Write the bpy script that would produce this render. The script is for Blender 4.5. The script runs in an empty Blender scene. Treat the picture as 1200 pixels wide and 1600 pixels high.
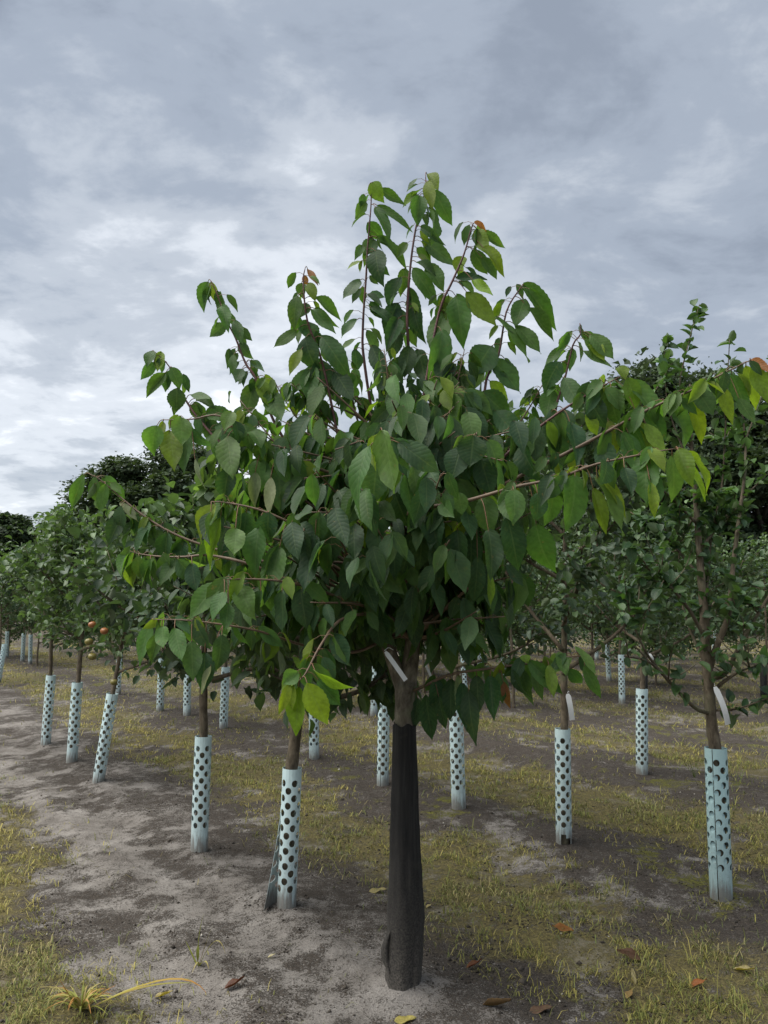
import bpy, math, random
import numpy as np
from mathutils import Vector, Matrix

sc = bpy.context.scene
R = math.radians
rng = np.random.default_rng(7)
random.seed(7)

# ------------------------------------------------------------------ camera
CAM = Vector((0.0, 0.0, 1.40))
PITCH = math.atan(145.0 / 1200.0)
cd = bpy.data.cameras.new('camera')
cd.sensor_fit = 'VERTICAL'
cd.sensor_height = 24.0
cd.lens = 18.0
cd.clip_start = 0.05
cd.clip_end = 2000.0
cam = bpy.data.objects.new('camera', cd)
sc.collection.objects.link(cam)
cam.location = CAM
cam.rotation_euler = (math.pi / 2 + PITCH, 0, 0)
sc.camera = cam

# ------------------------------------------------------------------ light
SUN_EL, SUN_AZ = R(60), R(-100)          # azimuth measured from +Y towards +X
sun_dir = Vector((math.sin(SUN_AZ) * math.cos(SUN_EL), math.cos(SUN_AZ) * math.cos(SUN_EL), math.sin(SUN_EL)))
sd = bpy.data.lights.new('sun', 'SUN')
sd.energy = 1.5
sd.angle = R(70)
sd.color = (1.0, 0.96, 0.90)
sun = bpy.data.objects.new('sun', sd)
sc.collection.objects.link(sun)
sun.rotation_euler = (-sun_dir).to_track_quat('-Z', 'Y').to_euler()

w = bpy.data.worlds.new('World')
sc.world = w
w.use_nodes = True
nt = w.node_tree
nt.nodes.clear()


def N(tree, typ, **kw):
    n = tree.nodes.new(typ)
    for k, v in kw.items():
        setattr(n, k, v)
    return n


def setin(n, **kw):
    for k, v in kw.items():
        n.inputs[k].default_value = v
    return n


def math_node(tree, op, a, b=None, clamp=False):
    n = tree.nodes.new('ShaderNodeMath')
    n.operation = op
    n.use_clamp = clamp
    for i, v in enumerate((a, b)):
        if v is None:
            continue
        if isinstance(v, (int, float)):
            n.inputs[i].default_value = v
        else:
            tree.links.new(v, n.inputs[i])
    return n.outputs[0]


def ramp(tree, fac, stops, interp='LINEAR'):
    n = tree.nodes.new('ShaderNodeValToRGB')
    n.color_ramp.interpolation = interp
    el = n.color_ramp.elements
    while len(el) < len(stops):
        el.new(0.5)
    for e, (p, c) in zip(el, stops):
        e.position = p
        if isinstance(c, (int, float)):
            c = (c, c, c)
        e.color = (c[0], c[1], c[2], 1)
    tree.links.new(fac, n.inputs[0])
    return n.outputs[0]


def mixc(tree, fac, a, b, blend='MIX'):
    n = tree.nodes.new('ShaderNodeMix')
    n.data_type = 'RGBA'
    n.blend_type = blend
    for sock, v in ((n.inputs[0], fac), (n.inputs[6], a), (n.inputs[7], b)):
        if isinstance(v, (int, float)):
            sock.default_value = v
        elif isinstance(v, (tuple, list)):
            sock.default_value = (v[0], v[1], v[2], 1)
        else:
            tree.links.new(v, sock)
    return n.outputs[2]


def noise(tree, vec, scale, detail=4, rough=0.55, dist=0.0):
    n = tree.nodes.new('ShaderNodeTexNoise')
    n.inputs['Scale'].default_value = scale
    n.inputs['Detail'].default_value = detail
    n.inputs['Roughness'].default_value = rough
    n.inputs['Distortion'].default_value = dist
    if vec is not None:
        tree.links.new(vec, n.inputs['Vector'])
    return n.outputs['Fac']


def build_world():
    L = nt.links.new
    sky = N(nt, 'ShaderNodeTexSky', sky_type='NISHITA')
    sky.sun_disc = False
    sky.sun_elevation = SUN_EL
    sky.sun_rotation = SUN_AZ
    tc = N(nt, 'ShaderNodeTexCoord')
    sep = N(nt, 'ShaderNodeSeparateXYZ')
    L(tc.outputs['Generated'], sep.inputs[0])
    zc = math_node(nt, 'ADD', math_node(nt, 'MAXIMUM', sep.outputs[2], 0.0), 0.22)
    cx = math_node(nt, 'DIVIDE', sep.outputs[0], zc)
    cy = math_node(nt, 'DIVIDE', sep.outputs[1], zc)
    comb = N(nt, 'ShaderNodeCombineXYZ')
    L(cx, comb.inputs[0]); L(cy, comb.inputs[1])
    mp = N(nt, 'ShaderNodeMapping')
    mp.inputs['Location'].default_value = (3.1, 1.7, 0.4)
    mp.inputs['Rotation'].default_value = (0, 0, R(12))
    mp.inputs['Scale'].default_value = (1.0, 1.25, 1.0)
    L(comb.outputs[0], mp.inputs[0])
    n1 = noise(nt, mp.outputs[0], 2.9, 9, 0.58, 0.3)
    n2 = noise(nt, mp.outputs[0], 0.8, 4, 0.5, 0.2)
    n3 = noise(nt, mp.outputs[0], 8.0, 6, 0.6, 0.2)
    f = math_node(nt, 'ADD', math_node(nt, 'MULTIPLY', n1, 0.48), math_node(nt, 'MULTIPLY', n2, 0.34))
    f = math_node(nt, 'ADD', f, math_node(nt, 'MULTIPLY', n3, 0.16))
    # thinner cloud in front of the hidden sun
    dp = N(nt, 'ShaderNodeVectorMath', operation='DOT_PRODUCT')
    L(tc.outputs['Generated'], dp.inputs[0])
    g_el, g_az = R(12), R(-9)
    dp.inputs[1].default_value = (math.sin(g_az) * math.cos(g_el), math.cos(g_az) * math.cos(g_el), math.sin(g_el))
    gl = math_node(nt, 'POWER', math_node(nt, 'MAXIMUM', dp.outputs['Value'], 0.0), 12.0)
    f = math_node(nt, 'ADD', f, math_node(nt, 'MULTIPLY', gl, 0.06))
    lowz = math_node(nt, 'SUBTRACT', 1.0, math_node(nt, 'MULTIPLY', sep.outputs[2], 4.5), clamp=True)
    f = math_node(nt, 'ADD', f, math_node(nt, 'MULTIPLY', lowz, 0.075))
    hi = math_node(nt, 'MULTIPLY', math_node(nt, 'SUBTRACT', sep.outputs[2], 0.25), 2.2, clamp=True)
    f = math_node(nt, 'SUBTRACT', f, math_node(nt, 'MULTIPLY', hi, 0.045))
    col = ramp(nt, f, [(0.37, (0.073, 0.084, 0.102)), (0.46, (0.096, 0.109, 0.129)),
                       (0.54, (0.134, 0.146, 0.163)), (0.61, (0.188, 0.199, 0.214)), (0.71, (0.30, 0.307, 0.315))], 'EASE')
    sc10 = mixc(nt, 1.0, col, (10, 10, 10), 'MULTIPLY')
    out = mixc(nt, 0.97, sky.outputs[0], sc10)
    bg = N(nt, 'ShaderNodeBackground')
    bg.inputs['Strength'].default_value = 0.1
    L(out, bg.inputs['Color'])
    wo = N(nt, 'ShaderNodeOutputWorld')
    L(bg.outputs[0], wo.inputs[0])


build_world()
sc.view_settings.view_transform = 'Standard'
sc.view_settings.look = 'None'
sc.view_settings.gamma = 1.0
sc.view_settings.exposure = 2.06
sc.render.engine = 'CYCLES'
sc.cycles.max_bounces = 8
sc.cycles.transmission_bounces = 4
sc.cycles.use_denoising = True

COL = sc.collection


# ------------------------------------------------------------------ geometry helpers
def ray(px, py):
    u, v = (px - 600) / 1200.0, (800 - py) / 1200.0
    c, s = math.cos(PITCH), math.sin(PITCH)
    return Vector((u, c - v * s, s + v * c))


def at(px, py, Y):
    d = ray(px, py)
    return CAM + d * (Y / d.y)


def project(p):
    c, s = math.cos(PITCH), math.sin(PITCH)
    q = p - CAM
    f = q.y * c + q.z * s
    up = -q.y * s + q.z * c
    return 600 + 1200 * q.x / f, 800 - 1200 * up / f


def hash2(ix, iy, seed):
    h = (ix.astype(np.int64) * 374761393 + iy.astype(np.int64) * 668265263 + seed * 974634211) & 0xFFFFFFFF
    h = ((h ^ (h >> 13)) * 1274126177) & 0xFFFFFFFF
    h = (h ^ (h >> 16)) & 0xFFFFFFFF
    return h / 4294967295.0


def vnoise(x, y, seed=0):
    x = np.asarray(x, float); y = np.asarray(y, float)
    ix, iy = np.floor(x), np.floor(y)
    fx, fy = x - ix, y - iy
    fx = fx * fx * fx * (fx * (fx * 6 - 15) + 10); fy = fy * fy * fy * (fy * (fy * 6 - 15) + 10)
    a = hash2(ix, iy, seed); b = hash2(ix + 1, iy, seed)
    c = hash2(ix, iy + 1, seed); d = hash2(ix + 1, iy + 1, seed)
    return (a * (1 - fx) + b * fx) * (1 - fy) + (c * (1 - fx) + d * fx) * fy


def fbm(x, y, seed=0, oct=4, gain=0.5):
    t, amp, tot = 0, 1.0, 0
    for o in range(oct):
        t = t + amp * vnoise(x * 2 ** o + 13.7 * o, y * 2 ** o - 7.3 * o, seed + o)
        tot += amp
        amp *= gain
    return t / tot


def smooth(a, b, x):
    t = np.clip((x - a) / (b - a), 0, 1)
    return t * t * (3 - 2 * t)


# rows of trees run from lower right to upper left
ROW_D = np.array([-0.566, 0.824])
ROW_N = np.array([0.824, 0.566])
ROW_O = np.array([0.077, 3.08])


def st(x, y):
    dx, dy = x - ROW_O[0], y - ROW_O[1]
    return dx * ROW_N[0] + dy * ROW_N[1], dx * ROW_D[0] + dy * ROW_D[1]


ROWS = [-1.95, 0.0, 1.75, 3.75, 5.7, 7.7, 9.7, 11.7, 13.7, 15.7, 17.7]


MOUNDS = []
for _q in ((447, 1412), (311, 1327), (153, 1222), (112, 1190), (71, 1165), (1127, 1403), (881, 1316), (717, 1262), (598, 1226), (491, 1186), (1003, 1209)):
    _d = ray(*_q)
    _p = CAM + _d * (-CAM.z / _d.z)
    MOUNDS.append((_p.x, _p.y))


def rowdist(s):
    return np.min(np.stack([np.abs(s - r) for r in ROWS]), axis=0)


def cover(x, y):
    """grass, dark humus, moss, each 0..1"""
    x = np.asarray(x, float); y = np.asarray(y, float)
    s, t = st(x, y)
    s2 = s + 0.8 * (fbm(x * 1.1, y * 1.1, 3, 5, .6) - 0.5)
    rd = rowdist(s2)
    base = 0.18 + 0.82 * smooth(0.20, 0.70, rd)
    sand = smooth(-1.0, -0.72, s2) * (1 - smooth(0.12, 0.42, s2))    # the driven lane beside the first row
    base = base * (1 - 0.93 * sand)
    base = np.where(s2 > 4.6, base * 0.8, base)
    n = fbm(x * 1.7, y * 1.7, 11, 5, 0.6)
    n2 = fbm(x * 6.0, y * 6.0, 23, 4, 0.6)
    n6 = fbm(x * 19.0, y * 19.0, 29, 3, 0.6)
    g = np.clip(base * smooth(0.40, 0.61, 0.45 * n + 0.40 * n2 + 0.15 * n6 + 0.10 * base), 0, 1)
    g = np.maximum(g, 0.9 * smooth(-0.75, -1.05, s2) * smooth(0.36, 0.60, 0.5 * n + 0.5 * n2))
    dn = fbm(x * 2.3 + 5, y * 2.3, 31, 5, 0.62)
    dn2 = fbm(x * 9, y * 9, 37, 4, 0.6)
    rowdark = (1 - smooth(0.16, 0.62, rd))
    offl = 1 - smooth(-1.0, -0.72, s2) * (1 - smooth(0.05, 0.45, s2))
    d = smooth(0.47, 0.68, 0.6 * dn + 0.4 * dn2 + 0.10 * rowdark + 0.10 * offl)
    bank = np.exp(-((s - 3.45) / 0.2) ** 2) * smooth(0.35, 0.55, fbm(x * 0.8 + 3, y * 0.8, 71, 2))
    g = g * (1 - .85 * bank)
    rut = np.exp(-((s + 0.28) / 0.07) ** 2) + .7 * np.exp(-((s + 0.74) / 0.06) ** 2)
    for mx, my in MOUNDS:
        d = d + .45 * np.exp(-((x - mx) ** 2 + (y - my) ** 2) / .035)
    d = np.clip(d * (1 - 0.30 * sand) + 0.22 * offl + .6 * bank + .35 * rut * smooth(.35, .6, dn2), 0, 1)
    m = smooth(0.52, 0.70, fbm(x * 2.6 + 2, y * 2.6 + 9, 51, 5, .65)) * (1 - smooth(0.1, 0.5, rd)) * smooth(1.0, 1.4, s2)
    return g, np.clip(d, 0, 1), m


def height(x, y):
    x = np.asarray(x, float); y = np.asarray(y, float)
    s, t = st(x, y)
    h = 0.045 * (fbm(x * 0.7, y * 0.7, 61, 3) - 0.5)
    rd = rowdist(s)
    h = h + 0.03 * (1 - smooth(0.1, 0.5, rd)) * (fbm(x * 2, y * 2, 63, 2))
    sw = s + 0.06 * (fbm(x * 0.8, y * 1.1, 65, 2) - 0.5)
    for c in (-0.72, -0.28, 0.62, 1.15, 2.4, 3.0):            # wheel ruts along the rows
        h = h - 0.014 * np.exp(-((sw - c) / 0.10) ** 2) + 0.008 * np.exp(-((sw - c - 0.19) / 0.06) ** 2)
    # tread marks crossing the driven lane
    lane = np.exp(-((sw + 0.5) / 0.24) ** 2)
    h = h + 0.0028 * lane * np.sin(t * 55 + 3 * fbm(x * 2, y * 2, 67, 2)) * smooth(0.4, 0.6, fbm(x * 1.3, y * 1.3, 69, 2))
    # low dark bank along the third row
    h = h + 0.09 * np.exp(-((sw - 3.42) / 0.17) ** 2) * smooth(0.35, 0.6, fbm(x * 0.8 + 3, y * 0.8, 71, 2))
    h = h + 0.007 * (fbm(x * 5, y * 5, 73, 4, 0.55) - 0.5)
    h = h + 0.013 * (fbm(x * 20, y * 20, 77, 3, 0.8) - 0.5)
    for mx, my in MOUNDS:
        r2 = (x - mx) ** 2 + (y - my) ** 2
        h = h + 0.020 * np.exp(-r2 / 0.016) * (.5 + fbm(x * 9, y * 9, 79, 3))
    h = h + 0.035 * np.exp(-((x - 0.077) ** 2 + (y - 3.05) ** 2) / 0.018)
    return h


def gz(x, y):
    return float(height(np.array([x]), np.array([y]))[0])


def ground(px, py):
    d = ray(px, py)
    p = CAM + d * (-CAM.z / d.z)
    for _ in range(4):
        p = CAM + d * ((gz(p.x, p.y) - CAM.z) / d.z)
    return p


def new_mesh(name, verts, faces, mats=(), midx=None, uv=None, tint=None, smooth_shade=True, origin=(0, 0, 0)):
    me = bpy.data.meshes.new(name)
    v = np.asarray(verts, dtype=np.float32) - np.asarray(origin, dtype=np.float32)
    if isinstance(faces, np.ndarray):
        k = faces.shape[1]
        me.vertices.add(len(v)); me.vertices.foreach_set('co', v.ravel())
        me.loops.add(faces.size); me.loops.foreach_set('vertex_index', faces.ravel().astype(np.int32))
        me.polygons.add(len(faces)); me.polygons.foreach_set('loop_start', (np.arange(len(faces)) * k).astype(np.int32))
        me.update(calc_edges=True)
    else:
        me.from_pydata([tuple(map(float, q)) for q in v], [], [tuple(f) for f in faces])
    for m in mats:
        me.materials.append(m)
    if midx is not None:
        me.polygons.foreach_set('material_index', np.asarray(midx, dtype=np.int32))
    li = np.empty(len(me.loops), dtype=np.int32)
    me.loops.foreach_get('vertex_index', li)
    if uv is not None:
        ul = me.uv_layers.new(name='uv')
        ul.data.foreach_set('uv', np.asarray(uv, dtype=np.float32)[li].ravel())
    if tint is not None:
        a = me.color_attributes.new('tint', 'FLOAT_COLOR', 'POINT')
        c = np.ones((len(v), 4), dtype=np.float32); c[:, :3] = tint
        a.data.foreach_set('color', c.ravel())
    if smooth_shade:
        me.polygons.foreach_set('use_smooth', np.ones(len(me.polygons), dtype=bool))
    me.update()
    return me


def link(name, data, parent=None, **props):
    o = bpy.data.objects.new(name, data)
    COL.objects.link(o)
    if parent is not None:
        o.parent = parent
    for k, v in props.items():
        if v is not None:
            o[k] = v
    return o


def empty(name, loc, label, cat, group=None):
    o = bpy.data.objects.new(name, None)
    o.empty_display_size = 0.1
    COL.objects.link(o)
    o.location = loc
    o['label'] = label; o['category'] = cat
    if group:
        o['group'] = group
    return o


class MB:
    def __init__(self):
        self.v, self.f, self.m = [], [], []

    def add(self, verts, faces, mat=0):
        b = len(self.v)
        self.v += [tuple(q) for q in verts]
        self.f += [tuple(b + i for i in f) for f in faces]
        self.m += [mat] * len(faces)

    def tube(self, pts, radii, n=6, mat=0, cap=True, wob=0.0, seed=0):
        pts = [Vector(p) for p in pts]
        rs = random.Random(seed)
        ref = None
        rings = []
        for i, p in enumerate(pts):
            t = (pts[min(i + 1, len(pts) - 1)] - pts[max(i - 1, 0)])
            if t.length < 1e-9:
                t = Vector((0, 0, 1))
            t.normalize()
            if ref is None:
                ref = Vector((1, 0, 0)) if abs(t.x) < 0.8 else Vector((0, 1, 0))
            ref = (ref - t * ref.dot(t)).normalized()
            b = t.cross(ref)
            r = radii[i] if hasattr(radii, '__len__') else radii
            rings.append([p + (ref * math.cos(2 * math.pi * k / n) + b * math.sin(2 * math.pi * k / n)) * r * (1 + wob * rs.uniform(-1, 1)) for k in range(n)])
        verts = [q for rg in rings for q in rg]
        faces = []
        for i in range(len(pts) - 1):
            for k in range(n):
                a, c = i * n + k, i * n + (k + 1) % n
                faces.append((a, c, c + n, a + n))
        if cap:
            faces.append(tuple(range(n))[::-1])
            faces.append(tuple((len(pts) - 1) * n + k for k in range(n)))
        self.add(verts, faces, mat)

    def obj(self, name, mats, parent=None, origin=(0, 0, 0), shade=True, **props):
        me = new_mesh(name, self.v, self.f, mats, self.m, smooth_shade=shade, origin=origin)
        return link(name, me, parent, **props)


def catmull(pts, n):
    pts = [Vector(p) for p in pts]
    P = [pts[0] * 2 - pts[1]] + pts + [pts[-1] * 2 - pts[-2]]
    out = []
    for i in range(1, len(P) - 2):
        for k in range(n):
            t = k / n
            a, b, c, d = P[i - 1], P[i], P[i + 1], P[i + 2]
            out.append(0.5 * ((2 * b) + (c - a) * t + (2 * a - 5 * b + 4 * c - d) * t * t + (3 * b - a - 3 * c + d) * t ** 3))
    out.append(pts[-1])
    return out


# ------------------------------------------------------------------ materials
def mat_new(name):
    m = bpy.data.materials.new(name)
    m.use_nodes = True
    t = m.node_tree
    t.nodes.clear()
    out = N(t, 'ShaderNodeOutputMaterial')
    return m, t, out


def principled(t, out, col, rough=0.8, bump=None, bstr=0.3, bdist=0.01, spec=0.3):
    p = N(t, 'ShaderNodeBsdfPrincipled')
    if isinstance(col, tuple):
        p.inputs['Base Color'].default_value = (*col, 1)
    else:
        t.links.new(col, p.inputs['Base Color'])
    if isinstance(rough, (int, float)):
        p.inputs['Roughness'].default_value = rough
    else:
        t.links.new(rough, p.inputs['Roughness'])
    p.inputs['Specular IOR Level'].default_value = spec
    if bump is not None:
        b = N(t, 'ShaderNodeBump')
        b.inputs['Strength'].default_value = bstr
        b.inputs['Distance'].default_value = bdist
        t.links.new(bump, b.inputs['Height'])
        t.links.new(b.outputs[0], p.inputs['Normal'])
    t.links.new(p.outputs[0], out.inputs[0])
    return p


def objcoord(t):
    return N(t, 'ShaderNodeTexCoord').outputs['Object']


def leaf_material(name, source, veins=True, trans=0.42, tmul=(2.1, 2.2, 0.75), rough=0.52, spec=0.30, under=0.35):
    m, t, out = mat_new(name)
    L = t.links.new
    if source == 'object':
        base = N(t, 'ShaderNodeObjectInfo').outputs['Color']
    else:
        a = N(t, 'ShaderNodeVertexColor'); a.layer_name = 'tint'
        base = a.outputs['Color']
    geo = N(t, 'ShaderNodeNewGeometry')
    bl = noise(t, objcoord(t), 9.0 if source == 'object' else 30.0, 3, 0.6)
    base = mixc(t, 1.0, base, ramp(t, bl, [(0.25, 0.72), (0.75, 1.22)]), 'MULTIPLY')
    bumpn = None
    if veins:
        uv = N(t, 'ShaderNodeUVMap'); uv.uv_map = 'uv'
        s = N(t, 'ShaderNodeSeparateXYZ'); L(uv.outputs[0], s.inputs[0])
        a = math_node(t, 'ABSOLUTE', math_node(t, 'SUBTRACT', math_node(t, 'MULTIPLY', s.outputs[0], 2.0), 1.0))
        ph = math_node(t, 'SUBTRACT', math_node(t, 'MULTIPLY', s.outputs[1], 10.0), math_node(t, 'MULTIPLY', a, 1.9))
        ph = math_node(t, 'ADD', ph, math_node(t, 'MULTIPLY', bl, 0.5))
        sn = math_node(t, 'SINE', math_node(t, 'MULTIPLY', ph, 6.2832))
        vein = math_node(t, 'POWER', math_node(t, 'ABSOLUTE', math_node(t, 'SINE', math_node(t, 'MULTIPLY', ph, 3.1416))), 0.35)
        rib = ramp(t, a, [(0.0, 1.0), (0.035, 0.9), (0.09, 0.0)])
        vl = math_node(t, 'MAXIMUM', math_node(t, 'MULTIPLY', math_node(t, 'SUBTRACT', 1.0, vein), 0.55), rib)
        base = mixc(t, math_node(t, 'MULTIPLY', vl, 0.22), base, (0.16, 0.23, 0.09))
        bumpn = math_node(t, 'SUBTRACT', vein, math_node(t, 'MULTIPLY', rib, 0.8))
    if veins:
        oi = N(t, 'ShaderNodeObjectInfo')
        off = N(t, 'ShaderNodeVectorMath', operation='ADD')
        cmb = N(t, 'ShaderNodeCombineXYZ')
        L(math_node(t, 'MULTIPLY', oi.outputs['Random'], 50.0), cmb.inputs[0])
        L(objcoord(t), off.inputs[0]); L(cmb.outputs[0], off.inputs[1])
        bn = noise(t, off.outputs[0], 7.0 if source == 'object' else 45.0, 4, 0.6)
        base = mixc(t, ramp(t, bn, [(0.66, 0.0), (0.72, 0.55)]), base, (0.16, 0.12, 0.04))
        base = mixc(t, ramp(t, bn, [(0.28, 0.35), (0.42, 0.0)]), base, (0.11, 0.15, 0.04))
    up = mixc(t, math_node(t, 'MULTIPLY', geo.outputs['Backfacing'], under), base, (0.16, 0.20, 0.11))
    p = N(t, 'ShaderNodeBsdfPrincipled')
    L(up, p.inputs['Base Color'])
    p.inputs['Roughness'].default_value = rough
    p.inputs['Specular IOR Level'].default_value = spec
    if bumpn is not None:
        b = N(t, 'ShaderNodeBump')
        b.inputs['Strength'].default_value = 0.20
        b.inputs['Distance'].default_value = 0.004
        L(bumpn, b.inputs['Height'])
        L(b.outputs[0], p.inputs['Normal'])
    tr = N(t, 'ShaderNodeBsdfTranslucent')
    L(mixc(t, 1.0, base, tmul, 'MULTIPLY'), tr.inputs['Color'])
    mx = N(t, 'ShaderNodeMixShader')
    mx.inputs[0].default_value = trans
    L(p.outputs[0], mx.inputs[1]); L(tr.outputs[0], mx.inputs[2])
    L(mx.outputs[0], out.inputs[0])
    return m


M = {}
M['leaf_obj'] = leaf_material('cherry_leaf', 'object')
M['leaf_mass'] = leaf_material('cherry_leaf_mass', 'attr')
M['apple_obj'] = leaf_material('apple_leaf', 'object', True, 0.24, (1.8, 2.0, 0.8), 0.48, 0.4, 0.5)
M['apple_mass'] = leaf_material('apple_leaf_mass', 'attr', False, 0.24, (1.8, 2.0, 0.8), 0.48, 0.4, 0.5)
M['far_mass'] = leaf_material('far_foliage', 'attr', False, 0.2, (1.7, 1.8, 0.8), 0.6, 0.3, 0.2)


def bark_material(name, c1, c2, c3, sc_=1.0):
    m, t, out = mat_new(name)
    oc = objcoord(t)
    mp = N(t, 'ShaderNodeMapping'); mp.inputs['Scale'].default_value = (1, 1, 0.45)
    t.links.new(oc, mp.inputs[0])
    n = noise(t, mp.outputs[0], 38 * sc_, 6, 0.65, 0.4)
    n2 = noise(t, oc, 9 * sc_, 3, 0.5)
    c = ramp(t, n, [(0.32, c1), (0.55, c2), (0.75, c3)])
    c = mixc(t, ramp(t, n2, [(0.52, 0.0), (0.68, 0.55)]), c, (0.13, 0.14, 0.08))
    principled(t, out, c, 0.85, n, 0.6, 0.01, 0.2)
    return m


M['bark'] = bark_material('cherry_bark', (0.06, 0.05, 0.038), (0.15, 0.13, 0.098), (0.26, 0.235, 0.185))
M['bark_apple'] = bark_material('apple_bark', (0.06, 0.048, 0.034), (0.135, 0.11, 0.078), (0.2, 0.175, 0.125))
M['bark_far'] = bark_material('far_bark', (0.03, 0.026, 0.02), (0.06, 0.05, 0.04), (0.09, 0.08, 0.06), 0.2)


def twig_material(name, c1, c2):
    m, t, out = mat_new(name)
    n = noise(t, objcoord(t), 24, 4, 0.6)
    principled(t, out, ramp(t, n, [(0.3, c1), (0.7, c2)]), 0.55, n, 0.3, 0.004, 0.4)
    return m


M['twig'] = twig_material('red_brown_twig', (0.055, 0.022, 0.02), (0.12, 0.05, 0.045))
M['branch'] = twig_material('brown_branch', (0.075, 0.05, 0.032), (0.16, 0.11, 0.07))
M['petiole'] = twig_material('petiole', (0.12, 0.09, 0.03), (0.15, 0.06, 0.035))


def guard_material(name, c, dirt=1.0):
    m, t, out = mat_new(name)
    oc = objcoord(t)
    s = N(t, 'ShaderNodeSeparateXYZ'); t.links.new(oc, s.inputs[0])
    n = noise(t, oc, 26, 5, 0.65)
    n2 = noise(t, oc, 120, 3, 0.6)
    mp = N(t, 'ShaderNodeMapping'); mp.inputs['Scale'].default_value = (1, 1, 0.15)
    t.links.new(oc, mp.inputs[0])
    n3 = noise(t, mp.outputs[0], 60, 4, 0.6)
    col = mixc(t, ramp(t, n, [(0.35, 0.0), (0.75, 0.5)]), c, (c[0] * 0.72, c[1] * 0.78, c[2] * 0.80))
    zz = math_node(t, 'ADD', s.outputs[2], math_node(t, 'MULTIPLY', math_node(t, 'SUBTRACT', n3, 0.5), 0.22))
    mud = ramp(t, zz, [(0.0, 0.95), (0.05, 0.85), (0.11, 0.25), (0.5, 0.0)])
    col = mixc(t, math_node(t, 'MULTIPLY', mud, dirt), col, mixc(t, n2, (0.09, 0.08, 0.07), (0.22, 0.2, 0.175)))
    sp = ramp(t, n2, [(0.58, 0.0), (0.70, 0.55)])
    col = mixc(t, math_node(t, 'MULTIPLY', sp, ramp(t, s.outputs[2], [(0.0, 1.0), (0.5, 0.2)])), col, (0.16, 0.15, 0.13))
    p = principled(t, out, col, 0.5, n2, 0.1, 0.002, 0.4)
    return m


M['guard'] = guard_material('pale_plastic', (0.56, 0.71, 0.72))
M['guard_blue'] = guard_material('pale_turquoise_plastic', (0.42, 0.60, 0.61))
M['guard_in'] = twig_material('plastic_inside', (0.33, 0.43, 0.45), (0.42, 0.53, 0.55))


def plain(name, c1, c2, scale=20, rough=0.7, spec=0.3, bstr=0.2):
    m, t, out = mat_new(name)
    n = noise(t, objcoord(t), scale, 5, 0.6)
    principled(t, out, ramp(t, n, [(0.3, c1), (0.7, c2)]), rough, n, bstr, 0.004, spec)
    return m


def sleeve_material():
    m, t, out = mat_new('black_woven_net')
    oc = objcoord(t)
    s = N(t, 'ShaderNodeSeparateXYZ'); t.links.new(oc, s.inputs[0])
    ang = math_node(t, 'ARCTAN2', s.outputs[1], s.outputs[0])
    a = math_node(t, 'SINE', math_node(t, 'MULTIPLY', ang, 130.0))
    b = math_node(t, 'SINE', math_node(t, 'MULTIPLY', s.outputs[2], 1900.0))
    wv = math_node(t, 'MULTIPLY', a, b)
    n = noise(t, oc, 14, 5, 0.65)
    mp = N(t, 'ShaderNodeMapping'); mp.inputs['Scale'].default_value = (1, 1, 0.06)
    t.links.new(oc, mp.inputs[0])
    n4 = noise(t, mp.outputs[0], 70, 4, 0.6)
    n2 = noise(t, oc, 150, 3, 0.6)
    col = ramp(t, n4, [(0.3, (0.012, 0.012, 0.012)), (0.55, (0.022, 0.021, 0.020)), (0.80, (0.046, 0.044, 0.040))])
    col = mixc(t, ramp(t, n, [(0.55, 0.0), (0.75, 0.5)]), col, (0.055, 0.05, 0.04))
    zz = math_node(t, 'ADD', s.outputs[2], math_node(t, 'MULTIPLY', math_node(t, 'SUBTRACT', n, 0.5), 0.35))
    mud = ramp(t, zz, [(0.0, 0.75), (0.08, 0.5), (0.24, 0.22), (0.5, 0.0)])
    col = mixc(t, math_node(t, 'MULTIPLY', mud, ramp(t, n2, [(0.35, 0.1), (0.65, 1.0)])), col, (0.15, 0.135, 0.115))
    principled(t, out, col, 0.8, math_node(t, 'ADD', wv, n4), 0.5, 0.002, 0.25)
    return m


M['sleeve'] = sleeve_material()
M['tag'] = plain('white_tag', (0.66, 0.68, 0.69), (0.76, 0.77, 0.77), 30, 0.5, 0.4, 0.05)
M['black_wrap'] = plain('black_wrap', (0.012, 0.012, 0.012), (0.03, 0.03, 0.028), 25, 0.7)
M['apple'] = plain('ripening_apple', (0.27, 0.055, 0.025), (0.30, 0.17, 0.05), 9, 0.35, 0.5, 0.02)
M['apple_green'] = plain('green_apple', (0.12, 0.14, 0.03), (0.22, 0.15, 0.04), 9, 0.35, 0.5, 0.02)


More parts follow.
